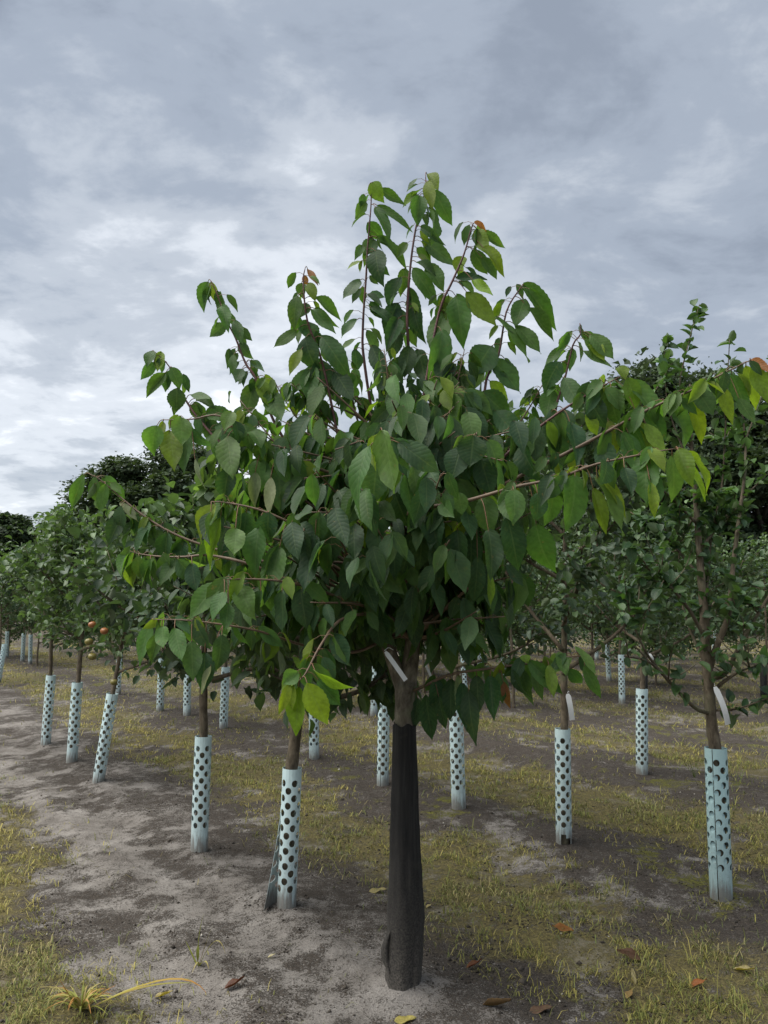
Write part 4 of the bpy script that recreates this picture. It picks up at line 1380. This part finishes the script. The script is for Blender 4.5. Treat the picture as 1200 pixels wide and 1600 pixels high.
# ------------------------------------------------------------------ right foreground apple tree, limbs as in the photograph
def build_right_tree():
    base, m4, top = GP['g']
    Y = base.y
    root = empty('apple_tree', base, 'open apple tree with bare forked limbs at the right edge, in the turquoise guard', 'tree')
    wd = MB()
    lines = [
        ([(1127, 1405, 0), (1120, 1200, 0), (1112, 1130, 0), (1106, 1050, 0), (1100, 960, .0), (1094, 880, .02), (1088, 790, .03), (1080, 690, .03), (1078, 600, .02)], .026, .005),
        ([(1108, 1045, 0), (1120, 1010, -.02), (1138, 960, -.05), (1146, 880, -.06), (1156, 800, -.05), (1165, 720, -.02), (1160, 640, 0)], .017, .004),
        ([(1110, 1060, 0), (1135, 1050, -.05), (1160, 1000, -.12), (1190, 950, -.16), (1225, 890, -.2)], .013, .004),
        ([(1112, 1082, 0), (1135, 1062, -.08), (1165, 1045, -.16), (1205, 1035, -.2)], .009, .003),
        ([(1110, 1115, 0), (1085, 1105, -.06), (1050, 1070, -.14), (1015, 1035, -.2), (975, 1025, -.24)], .011, .003),
        ([(1050, 1070, -.14), (1010, 1020, -.2), (985, 960, -.25), (975, 900, -.26)], .006, .002),
        ([(1104, 1040, 0), (1085, 1000, .06), (1065, 940, .1), (1060, 880, .12), (1072, 820, .1)], .009, .003),
        ([(1103, 1000, 0), (1075, 950, -.08), (1040, 910, -.14), (1000, 880, -.2)], .009, .003),
        ([(1100, 950, 0), (1106, 900, .05), (1112, 830, .08), (1128, 760, .08), (1133, 680, .05), (1136, 610, .02), (1140, 530, .02)], .009, .002),
        ([(1080, 690, .03), (1062, 610, 0), (1075, 540, -.02), (1093, 475, -.03)], .0055, .0015),
        ([(1075, 720, .03), (1045, 640, .02), (1038, 560, .02), (1042, 532, .02)], .005, .0015),
        ([(1115, 1110, 0), (1150, 1108, -.08), (1180, 1098, -.14), (1215, 1085, -.2)], .005, .002),
        ([(1090, 820, .02), (1040, 770, -.1), (990, 735, -.18), (960, 720, -.2)], .007, .002),
        ([(1160, 700, -.02), (1190, 620, -.04), (1208, 560, -.05)], .005, .0015),
        ([(1092, 860, .02), (1150, 790, .15), (1200, 740, .2)], .007, .002),
        ([(1094, 900, .02), (1030, 830, .15), (985, 800, .25)], .007, .002),
        ([(1080, 700, .03), (1010, 640, .1), (960, 600, .12)], .006, .002),
    ]
    shoots = []
    for i, (ln, r0, r1) in enumerate(lines):
        pts = [at(a, b, Y + c) for a, b, c in ln]
        if i == 0:
            pts[0] = pts[0] - Vector((0, 0, .08))
        p = catmull(pts, 6)
        n = len(p)
        if i == 0:
            rr = list(np.interp(np.linspace(0, 1, n), [0, .1, .45, 1], [.034, .030, .024, .005]))
        else:
            rr = [r0 * .82 * (1 - j / n) + r1 for j in range(n)]
        wd.tube(p, rr, 9 if r0 > .01 else 6, 0, wob=.07, seed=i)
        shoots.append((p, 0.30 if i in (0, 1) else (0.12 if i > 7 else 0.35)))
    # spurs and side twigs
    rs = random.Random(5)
    extra = []
    for si, (p, lo) in enumerate(shoots[:]):
        n = len(p)
        for k in range(0 if si in (9, 10, 13) else (3 if si in (0, 1, 8) else 5)):
            j = rs.randrange(int(n * max(lo, .3)), n - 1)
            b = p[j]
            t2 = b + Vector((rs.uniform(-.16, .16), rs.uniform(-.22, .22), rs.uniform(-.02, .22)))
            q = catmull([b, b.lerp(t2, .5) + rv_(rs, .012), t2], 5)
            wd.tube(q, [.0035 * (1 - i / len(q)) + .0012 for i in range(len(q))], 5, 0)
            extra.append((q, .1))
    shoots += extra
    link('trunk', new_mesh('trunk', wd.v, wd.f, [M['bark_apple']], wd.m, origin=base), root)
    leaves = []
    for p, lo in shoots:
        n = len(p)
        ln = sum((p[i + 1] - p[i]).length for i in range(n - 1))
        for i in range(int(9 + 52 * ln * (1 - lo))):
            u = lo + (1 - lo) * rs.random()
            j = min(n - 2, int(u * (n - 1)))
            b = p[j].lerp(p[j + 1], rs.random()) + rv_(rs, .014)
            D = ((p[j + 1] - p[j]).normalized() * .5 + rv_(rs, .6) + Vector((0, 0, -.15))).normalized()
            Nn = Vector((0, -.25, 1)) + rv_(rs, .5)
            px, py = project(b)
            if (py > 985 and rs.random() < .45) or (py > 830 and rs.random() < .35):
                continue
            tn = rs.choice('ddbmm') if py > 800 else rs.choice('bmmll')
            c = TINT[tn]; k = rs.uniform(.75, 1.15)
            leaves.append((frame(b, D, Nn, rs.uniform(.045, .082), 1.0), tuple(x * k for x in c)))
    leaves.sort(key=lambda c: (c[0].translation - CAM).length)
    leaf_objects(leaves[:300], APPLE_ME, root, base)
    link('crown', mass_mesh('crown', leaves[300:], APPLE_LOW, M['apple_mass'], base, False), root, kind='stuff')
    print('right tree leaves', len(leaves))


build_right_tree()


# ------------------------------------------------------------------ apples
def apple_mesh(name, mat):
    v, f = [], []
    nr, ns = 9, 12
    for i in range(nr + 1):
        th = math.pi * i / nr
        r = math.sin(th) * (1 + .06 * math.cos(th))
        z = math.cos(th) * .88 - .16 * math.exp(-(th / .35) ** 2) + .10 * math.exp(-((math.pi - th) / .35) ** 2)
        for k in range(ns):
            a = 2 * math.pi * k / ns
            v.append((r * math.cos(a), r * math.sin(a), z))
    for i in range(nr):
        for k in range(ns):
            f.append((i * ns + k, (i + 1) * ns + k, (i + 1) * ns + (k + 1) % ns, i * ns + (k + 1) % ns))
    b = len(v)
    for z, r in ((.6, .05), (1.15, .04)):
        for k in range(4):
            v.append((r * math.cos(k * 1.57), r * math.sin(k * 1.57), z))
    for k in range(4):
        f.append((b + k, b + (k + 1) % 4, b + 4 + (k + 1) % 4, b + 4 + k))
    return new_mesh(name, v, f, [mat])


AM = [apple_mesh('apple', M['apple']), apple_mesh('apple', M['apple_green'])]
for (px, py, k, r) in ((144, 976, 0, 6.0), (163, 986, 0, 6.3), (139, 1003, 1, 6.5), (144, 1026, 1, 6.5), (178, 1066, 1, 5.5), (152, 924, 1, 4.5)):
    b = GP['c'][0]
    Y = b.y - .42
    p = at(px, py, Y)
    o = link('apple', AM[k], t_c)
    o.location = p - b
    s = r / 1200 * Y
    o.scale = (s, s, s)
    o.rotation_euler = (random.uniform(-.3, .3), random.uniform(-.3, .3), random.uniform(0, 6))

# ------------------------------------------------------------------ trees of the farther rows
FAR = {'f': 'apple tree at the left picture edge above the cut-off guard', 'k': 'small dark tree behind the bright hanging cherry leaves',
       'l': 'small tree whose guard stands right of the bare brown trunk', 'm': 'small tree whose guard stands left of the bare brown trunk',
       'n': 'small tree above the short guard under dark leaves at left', 'p': 'distant apple tree above the slim guard with grey foot',
       'q': 'distant tree in the gap right of the cherry crown', 'r': 'distant tree with the dark stake at its trunk',
       's': 'far tree on the rightmost of three tiny guards at left edge', 't': 'far tree on the middle of three tiny guards at left edge',
       'u': 'far tree on the leftmost of three tiny guards at left edge', 'v': 'apple tree rising behind the tree with ripening fruit',
       'w': 'far tree behind the cherry trunk fork', 'x': 'distant tree seen between limbs of the right foreground tree'}
taken = [(GP[k][0].x, GP[k][0].y) for k in GP] + [(BASE.x, BASE.y)]
for i, (k, lab) in enumerate(FAR.items()):
    place_far_tree(GP[k][0], i % 4, random.uniform(0, 6.28), random.uniform(.92, 1.08), lab, 'orchard trees in rows')
gfar = get_guard('plain', 1, 'guard', .70, .094, .12)
cnt = 0
for ri, s in enumerate(ROWS):
    if ri == 0:
        continue
    for t in np.arange(-14, 30, 1.0):
        x, y = ROW_O + ROW_N * s + ROW_D * (t + .33 * ri)
        if y < 5.5 or y > 24:
            continue
        px, py = project(Vector((x, y, 1.0)))
        if px < -160 or px > 1360:
            continue
        if min((x - a) ** 2 + (y - b) ** 2 for a, b in taken) < .8 ** 2:
            continue
        if ri == 1 and y < 8.5:
            continue
        if ri == 2 and y < 9:
            continue
        if px < 430 and (y < 17 or int(t) % 2):
            continue
        if px >= 430 and y < 10:
            continue
        if y > 14 and (cnt % 2) and ri > 5:
            cnt += 1
            continue
        base = Vector((x, y, gz(x, y)))
        side = 'left of the cherry crown' if px < 420 else ('behind the cherry crown' if px < 800 else 'behind the right-hand trees')
        g = 'far orchard trees ' + side
        place_far_tree(base, (NP + (cnt % 2)) if (px < 430 or y > 13) else (cnt * 7 + ri) % 4, random.uniform(0, 6.28), random.uniform(.88, 1.12), 'one of the small leafy trees in the far rows ' + side, g)
        taken.append((x, y))
        cnt += 1
        if cnt % 5 or px < 430:
            continue
        o = link('tree_guard', gfar, None, label='one of the tiny pale guards in the far rows ' + side, category='tree guard', group='far guards ' + side)
        o.location = base - Vector((0, 0, .01)); o.rotation_euler = (random.uniform(-.05, .05), random.uniform(-.05, .05), random.uniform(0, 6))
print('far trees', cnt)


# ------------------------------------------------------------------ wood beyond the orchard
def big_tree_mesh(seed, H, rad, nleaf, ls, tones, cb=.12, feather=0.0):
    rs = random.Random(seed)
    wd = MB()
    tr = catmull([Vector((0, 0, -.3)), Vector((rs.uniform(-.2, .2), 0, H * .3)), Vector((rs.uniform(-.4, .4), 0, H * .6)), Vector((rs.uniform(-.3, .3), 0, H * .92))], 5)
    n = len(tr)
    wd.tube(tr, [H * .022 * (1 - j / n) + .02 for j in range(n)], 8, 0, wob=.08, seed=seed)
    lobes = []
    for i in range(46):
        f = rs.uniform(cb, .97)
        prof = math.sin(math.pi * min(1, (f - cb) / (1 - cb) * .85 + .12)) ** .7
        a = rs.uniform(0, 6.28); r = rad * prof * rs.uniform(.35, .85)
        c = Vector((math.cos(a) * r, math.sin(a) * r, H * f))
        lobes.append((c, rad * rs.uniform(.20, .42)))
        o = tr[min(n - 1, int(n * f * .7))]
        q = catmull([o, o.lerp(c, .5) + Vector((0, 0, .1)), c], 4)
        wd.tube(q, [H * .008 * (1 - j / len(q)) + .012 for j in range(len(q))], 5, 0)
    leaves = []
    for i in range(nleaf):
        c, r = lobes[rs.randrange(len(lobes))]
        d = rv_(rs, 1).normalized()
        q_ = rs.random() ** .35
        rr = r * q_ * (1 + (.22 * rs.random() if rs.random() < .08 else 0))
        big = 2.4 if q_ < .78 else 1.0
        b = c + Vector((d.x * rr, d.y * rr, d.z * rr * .85))
        if feather and rs.random() < feather:
            b = b + Vector((rs.gauss(0, .15), 0, abs(rs.gauss(0, .35)) * rad * .3))
        if b.z < .15:
            continue
        D = (d * .6 + rv_(rs, .6)).normalized()
        k = rs.uniform(.6, 1.25)
        cc = tones[rs.randrange(len(tones))]
        leaves.append((frame(b, D, d * .7 + Vector((0, 0, .7)) + rv_(rs, .5), ls * big * rs.uniform(.6, 1.3), 1.0), (cc[0] * k, cc[1] * k, cc[2] * k)))
    return (new_mesh('trunk', wd.v, wd.f, [M['bark_far']], wd.m), mass_mesh('crown', leaves, FAR_T, M['far_mass'], (0, 0, 0), False))


DK = [(.038, .064, .030), (.048, .078, .035), (.058, .090, .040)]
MD = [(.030, .055, .024), (.040, .068, .026), (.05, .08, .032)]
WL = [(.06, .09, .055), (.045, .075, .04), (.075, .10, .065)]
BIG = [big_tree_mesh(1, 10.0, 3.6, 42000, .135, DK), big_tree_mesh(2, 9.0, 3.2, 24000, .15, DK + MD[:1]), big_tree_mesh(3, 8.0, 3.4, 12000, .2, MD), big_tree_mesh(4, 12.0, 3.8, 26000, .16, DK + WL[:2], .15, .3)]
for (px, py, Y, k, hgt, lab) in [
        (262, 685, 42, 0, None, 'tall dark broadleaf tree rising behind the upper left cherry branches'),
        (345, 745, 44, 1, None, 'dark tree beside the tallest left background tree, behind the cherry'),
        (135, 795, 46, 2, None, 'lower dark tree at the left foot of the tall background tree'),
        (15, 800, 52, 1, None, 'dark treetop at the left edge above the orchard rows'),
        (-60, 800, 50, 2, None, 'dark tree beyond the left picture edge in the wood'),
        (75, 835, 55, 2, None, 'pale green low tree between the two dark treetops at left'),
        (450, 800, 50, 1, None, 'dark tree of the wood behind the left half of the cherry crown'),
        (560, 830, 52, 2, None, 'low tree of the wood behind the middle of the cherry crown'),
        (680, 820, 50, 1, None, 'dark tree of the wood right behind the cherry leader'),
        (800, 760, 46, 2, None, 'tree of the wood behind the right half of the cherry crown'),
        (905, 690, 44, 0, None, 'dark tree left of the feathery trees at right'),
        (1000, 545, 36, 3, None, 'tall feathery dark tree behind the upper right cherry shoots'),
        (1085, 560, 37, 3, None, 'second feathery tree behind the upright apple shoots at right'),
        (1180, 610, 38, 0, None, 'dark tree behind the right edge apple crown'),
        (1290, 600, 40, 1, None, 'dark tree of the wood outside the right edge')]:
    p = at(px, py, Y)
    H0 = {0: 10.0, 1: 9.0, 2: 8.0, 3: 12.0}[k]
    sclz = p.z / H0 * (.91 if k == 3 else .93)
    root = empty('background_tree', (p.x, Y, 0), lab, 'tree', 'trees of the wood beyond the orchard')
    s = sclz if k == 3 else min(1.25, max(.55, sclz))
    wide = 1.45 if k < 3 else 1.0
    root.scale = (max(.8, s) * wide, max(.8, s) * wide, sclz)
    root.rotation_euler = (0, 0, random.uniform(0, 6.28))
    link('trunk', BIG[k][0], root)
    link('crown', BIG[k][1], root, kind='stuff')


# ------------------------------------------------------------------ white tags and black stakes
def strip(name, a, b, wd, label, Y, bend=.01):
    p0, p1 = at(*a, Y), at(*b, Y)
    base = p0
    D = (p1 - p0); L_ = D.length; D.normalize()
    S = D.cross(Vector((0, -1, .15))).normalized()
    Nn = S.cross(D)
    w3 = wd / 1200 * Y / 2
    v, f = [], []
    n = 10
    for i in range(n + 1):
        u = i / n
        c = p0 + D * (L_ * u) + Nn * (bend * math.sin(u * 3.0))
        ww = w3 * (.55 if i == 0 else 1)
        for sg in (-1, 1):
            for th in (0, .0007):
                v.append(c + S * (ww * sg) + Nn * th)
    for i in range(n):
        o = i * 4
        f += [(o, o + 2, o + 6, o + 4), (o + 1, o + 5, o + 7, o + 3), (o, o + 4, o + 5, o + 1), (o + 2, o + 3, o + 7, o + 6)]
    f += [(0, 1, 3, 2), (n * 4, n * 4 + 2, n * 4 + 3, n * 4 + 1)]
    root = empty(name, base, label, 'plant tag', 'white strip tags on the trees')
    link('strip', new_mesh('strip', v, f, [M['tag']], origin=base, smooth_shade=False), root)
    loop = MB()
    loop.tube(catmull([p0 - D * .004, p0 + Vector((.012, .03, .012)), p0 + Vector((.03, .09, .0))], 4), .0016, 5)
    loop.obj('tie', [M['tag']], root, base)


strip('plant_tag', (602, 1018), (634, 1063), 7, 'slanting white strip tag on the foreground cherry trunk', YT - .20)
strip('plant_tag', (664, 1036), (675, 1062), 4, 'thin pale tag hanging right of the cherry trunk fork', YT - .02)
strip('plant_tag', (887, 1084), (894, 1125), 8, 'white strip tag hanging beside the trunk above the torn-foot guard', GP['h'][0].y - .05)
strip('plant_tag', (1117, 1073), (1137, 1132), 9, 'long white strip tag tied on the right foreground apple tree', GP['g'][0].y - .07, .02)
strip('plant_tag', (1013, 1022), (1019, 1032), 7, 'tiny white tag behind the left limb of the right foreground tree', GP['o'][0].y - .06)
strip('plant_tag', (977, 1008), (984, 1016), 5, 'tiny pale tag left of the right foreground trunk', GP['o'][0].y - .08)


def stake(px, py0, py1, wd, lab, dY=0):
    b = ground(px, py0)
    t = at(px, py1, b.y)
    mb = MB()
    r = wd / 2400 * b.y
    mb.tube([b - Vector((0, 0, .1)), b.lerp(t, .3), b.lerp(t, .7), t - Vector((0, 0, .02)), t], [r * 1.05, r, r, r * .97, r * .7], 8, 0, wob=.05)
    mb.obj('stake', [M['black_wrap']], None, (0, 0, 0), label=lab, category='stake')


stake(1193, 1088, 1042, 10, 'short thick black stake at the right picture edge')
stake(1009, 1180, 1028, 6, 'thin black stake against the trunk between torn-foot and turquoise guards')
stake(743, 1060, 1003, 5, 'thin dark stake beside a distant guard right of the cherry')


# ------------------------------------------------------------------ grass, crumbs, weeds, fallen leaves
def build_grass():
    n = 700000
    u = rng.random(n)
    y = 1.75 * (30 / 1.75) ** (u ** 1.15)
    x = (rng.random(n) * 2 - 1) * (0.60 * y + .5)
    g, d, mo = cover(x, y)
    clump = fbm(x * 9, y * 9, 91, 4, .65)
    prob = np.clip(g * smooth(.42, .62, clump) * 1.0 + .03 * (g > .05), 0, 1)
    # sparse blades in the lane
    keep = rng.random(n) < prob * np.clip(.36 + y / 18, 0, .9)
    x, y, g = x[keep], y[keep], g[keep]
    k = len(x)
    z = height(x, y)
    az = rng.random(k) * 6.283
    ln = rng.gamma(3.0, .0088, k) * (1 + .03 * y) + .010
    ln = np.where(rng.random(k) < .025, ln * 2.0, ln)
    lean = np.clip(rng.normal(1.28, .36, k), .2, 1.65)
    wdt = (.0008 + .0008 * rng.random(k)) * (1 + .24 * np.maximum(y - 2, 0))
    dx, dy = np.cos(az), np.sin(az)
    sx, sy = -dy * wdt, dx * wdt
    h1, o1 = ln * .55 * np.cos(lean * .6), ln * .55 * np.sin(lean * .6)
    h2, o2 = h1 + ln * .45 * np.cos(lean * 1.35), o1 + ln * .45 * np.sin(lean * 1.35)
    V = np.empty((k, 5, 3))
    V[:, 0] = np.stack([x - sx, y - sy, z - .004], -1); V[:, 1] = np.stack([x + sx, y + sy, z - .004], -1)
    V[:, 2] = np.stack([x + dx * o1 - sx * .8, y + dy * o1 - sy * .8, z + h1], -1)
    V[:, 3] = np.stack([x + dx * o1 + sx * .8, y + dy * o1 + sy * .8, z + h1], -1)
    V[:, 4] = np.stack([x + dx * o2, y + dy * o2, np.maximum(z + h2, z + .003)], -1)
    b = (np.arange(k) * 5)[:, None]
    F = np.concatenate([b + np.array([[0, 1, 3]]), b + np.array([[0, 3, 2]]), b + np.array([[2, 3, 4]])])
    cols = np.array([(.33, .285, .085), (.25, .235, .06), (.18, .19, .05), (.12, .145, .04), (.29, .25, .11), (.37, .335, .15)])
    hue = fbm(x * 1.3 + 4, y * 1.3, 95, 3)
    ci = np.clip((rng.random(k) * 3.2 + (hue - .5) * 6 + .6), 0, 5.99).astype(int)
    c = cols[ci] * (0.7 + .6 * rng.random(k))[:, None]
    me = new_mesh('grass', V.reshape(-1, 3), F, [M['grass']], tint=np.repeat(c, 5, 0), smooth_shade=False)
    link('grass', me, kind='stuff', label='short sparse yellowing grass between the tree rows', category='grass')
    print('blades', k)


build_grass()


def build_crumbs():
    n = 90000
    y = 1.75 * (8 / 1.75) ** rng.random(n)
    x = (rng.random(n) * 2 - 1) * (.58 * y + .3)
    g, d, mo = cover(x, y)
    keep = rng.random(n) < np.clip(d * smooth(.38, .60, fbm(x * 5, y * 5, 101, 3)) * .8 + .02, 0, 1)
    x, y, d = x[keep], y[keep], d[keep]
    k = len(x)
    z = height(x, y)
    r = rng.gamma(1.5, .0013, k) + .0010 + np.where(rng.random(k) < .03, .004, 0)
    octv = np.array([(1, 0, 0), (0, 1, 0), (-1, 0, 0), (0, -1, 0), (0, 0, .8), (0, 0, -.6)], float)
    octf = np.array([(0, 1, 4), (1, 2, 4), (2, 3, 4), (3, 0, 4), (1, 0, 5), (2, 1, 5), (3, 2, 5), (0, 3, 5)])
    V = octv[None] * r[:, None, None] * (.6 + .8 * rng.random((k, 6, 1)))
    a = rng.random(k) * 6.28
    ca, sa = np.cos(a)[:, None], np.sin(a)[:, None]
    V = np.stack([V[:, :, 0] * ca - V[:, :, 1] * sa, V[:, :, 0] * sa + V[:, :, 1] * ca, V[:, :, 2]], -1)
    V += np.stack([x, y, z + r * .2], -1)[:, None]
    F = (octf[None] + (np.arange(k) * 6)[:, None, None]).reshape(-1, 3)
    c = np.array([.05, .043, .035])[None] * (.5 + 1.1 * rng.random(k))[:, None]
    pale = rng.random(k) < .012
    c[pale] = (.45, .42, .37)
    me = new_mesh('soil_crumbs', V.reshape(-1, 3), F, [M['crumb']], tint=np.repeat(c, 6, 0), smooth_shade=False)
    link('soil_crumbs', me, kind='stuff', label='dark soil crumbs scattered over the sandy lane', category='soil')


build_crumbs()


def blade(mb_v, mb_f, tints, p0, p1, p2, wd, c0, c1, n=9):
    """a long curved leaf blade with a keel"""
    b = len(mb_v)
    pts = [p0.lerp(p1, i / n).lerp(p1.lerp(p2, i / n), i / n) for i in range(n + 1)]
    for i, p in enumerate(pts):
        u = i / n
        t = (pts[min(i + 1, n)] - pts[max(i - 1, 0)]).normalized()
        s = t.cross(Vector((0, 0, 1)))
        if s.length < .05:
            s = Vector((1, 0, 0))
        s.normalize()
        w_ = wd * math.sin(math.pi * min(.97, .22 + .78 * u)) ** .8 if u > .05 else wd * .6
        up = s.cross(t)
        cc = [c0[q] * (1 - u) + c1[q] * u for q in range(3)]
        for q in (-1, 0, 1):
            mb_v.append(p + s * (w_ * q) - up * (w_ * .35 if q == 0 else 0))
            tints.append(cc)
    for i in range(n):
        for q in range(2):
            a = b + i * 3 + q
            mb_f.append((a, a + 1, a + 4, a + 3))


def weed(name, px, py, label, blades, cat='weed'):
    g = ground(px, py)
    root = empty(name, g, label, cat)
    for bl in blades:
        (mx, my), (ex, ey), wd, c0, c1, dY = bl
        v, f, t = [], [], []
        p1 = at(mx, my, g.y + dY * .5); p2 = at(ex, ey, g.y + dY)
        p1.z = max(p1.z, .01); p2.z = max(p2.z, gz(p2.x, p2.y) + .004)
        blade(v, f, t, g - Vector((0, 0, .01)), p1, p2, wd, c0, c1)
        link('blade', new_mesh('blade', v, f, [M['grass']], tint=np.array(t), origin=g), root)


YG, OG, DG, ORG, STR = (.26, .28, .05), (.16, .18, .04), (.10, .14, .03), (.42, .19, .05), (.42, .34, .14)
rw = random.Random(12)
tuft = [((215, 1530), (300, 1536), .0085, (.35, .2, .08), YG, -.02), ((285, 1495), (322, 1551), .0075, YG, ORG, -.06), ((230, 1522), (300, 1530), .006, STR, YG, .06)]
for i in range(60):
    a = rw.uniform(0, 6.28)
    tuft.append(((128 + 26 * math.cos(a) * rw.uniform(.3, 1.2), 1565 - rw.uniform(5, 38)), (128 + 62 * math.cos(a) * rw.uniform(.5, 1.2), 1575 - rw.uniform(-12, 44)), rw.uniform(.002, .0048), rw.choice([OG, YG, STR]), rw.choice([YG, STR, ORG, OG]), .16 * math.sin(a)))
weed('grass_tuft', 128, 1578, 'straw-coloured grass tuft with one long green-orange blade at lower left', tuft)
weed('grass_tuft', 310, 1508, 'small upright grass tuft on the sand left of the split guard', [
    ((306, 1470), (318, 1428), .0062, OG, YG, 0), ((318, 1480), (333, 1444), .0045, (.2, .1, .06), OG, .0), ((340, 1440), (352, 1490), .0045, OG, STR, -.04),
    ((300, 1490), (290, 1470), .004, YG, YG, .03), ((322, 1490), (326, 1514), .004, YG, STR, -.05), ((312, 1490), (300, 1520), .0035, OG, STR, -.06)])
weed('grass_tuft', 1150, 1235, 'arching pale grass stalk beside the turquoise guard', [
    ((1160, 1150), (1182, 1252), .0026, OG, STR, -.05), ((1150, 1190), (1160, 1170), .003, DG, YG, .0), ((1140, 1210), (1132, 1192), .003, DG, YG, .03), ((1165, 1200), (1170, 1185), .003, DG, OG, .05)])
weed('grass_tuft', 1085, 1215, 'green grass clump left of the turquoise guard near the dark bank', [
    ((1085 + dx * .5, 1185), (1085 + dx, 1180 + abs(dx) * .5), .0028, DG, rw.choice([YG, OG]), rw.uniform(-.08, .08)) for dx in (-30, -20, -12, -5, 4, 10, 18, 28)])


def fallen(px, py, L_, rot, col, label, curl=.5, ratio=1.0, tilt=0):
    g = ground(px, py)
    tv, tf, tu = leaf_template('cherry', 11, 4, .5, curl * 1.0, -curl * .9, curl * .8, .05, .045, int(px))
    me = new_mesh('fallen_leaf', tv, tf, [M['leaf_obj']], uv=tu)
    o = link('fallen_leaf', me, None, label=label, category='fallen leaf', group='fallen leaves on the soil')
    D = Vector((math.cos(rot), math.sin(rot), .04 + tilt))
    o.matrix_world = frame(g + Vector((0, 0, .006)) - D * L_ * .5, D, Vector((0, -.2, 1)), L_, ratio)
    o.color = (*col, 1)
    so = o.modifiers.new('thick', 'SOLIDIFY'); so.thickness = .004


PALE, ORA, BRN, YEL = (.38, .32, .16), (.27, .115, .03), (.12, .06, .035), (.48, .38, .09)
fallen(590, 1394, .085, .1, PALE, 'pale yellow fallen leaf left of the black-wrapped trunk', .2)
fallen(670, 1418, .035, .8, PALE, 'tiny pale leaf just right of the black-wrapped trunk', .4)
fallen(880, 1455, .085, 3.0, ORA, 'orange fallen leaf in the grass right of the black-wrapped trunk', .4)
fallen(985, 1500, .085, 2.7, BRN, 'brown curled fallen leaf in the grass at right', .8)
fallen(1090, 1543, .07, .2, (.33, .12, .04), 'small rust fallen leaf near the lower right corner', .6)
fallen(1162, 1520, .075, -.7, PALE, 'pale cream fallen leaf near the right edge', .6)
fallen(775, 1578, .10, -.6, (.17, .11, .06), 'narrow curled brown leaf on the sand below the trunk', .9, .5)
fallen(740, 1513, .06, .2, (.16, .06, .03), 'dark red-brown leaf on the sand right of the trunk foot', .8)
fallen(633, 1597, .075, .1, (.42, .36, .12), 'yellow leaf at the bottom picture edge below the trunk', .2)
fallen(255, 1560, .06, .05, PALE, 'pale knobbly leaf beside the straw-coloured tuft', .7, .7)
fallen(365, 1545, .07, .3, (.14, .06, .04), 'reddish brown leaf on the sand right of the long blade', .9)
fallen(990, 1530, .06, 1.5, (.34, .29, .16), 'narrow straw leaf standing in grass at lower right', .6, .5, .4)
fallen(424, 1497, .03, .4, (.5, .45, .33), 'tiny pale leaf scrap on the sand below the split guard', .6)
fallen(610, 1478, .05, 2.0, (.17, .07, .04), 'dark brown scrap at the left foot of the black sleeve', .8)
fallen(845, 1582, .08, .1, (.15, .09, .06), 'flat brown leaf half buried at the bottom right of centre', .3)
fallen(983, 1558, .05, .9, (.30, .2, .08), 'small ochre leaf near the bottom between sand and grass', .5)
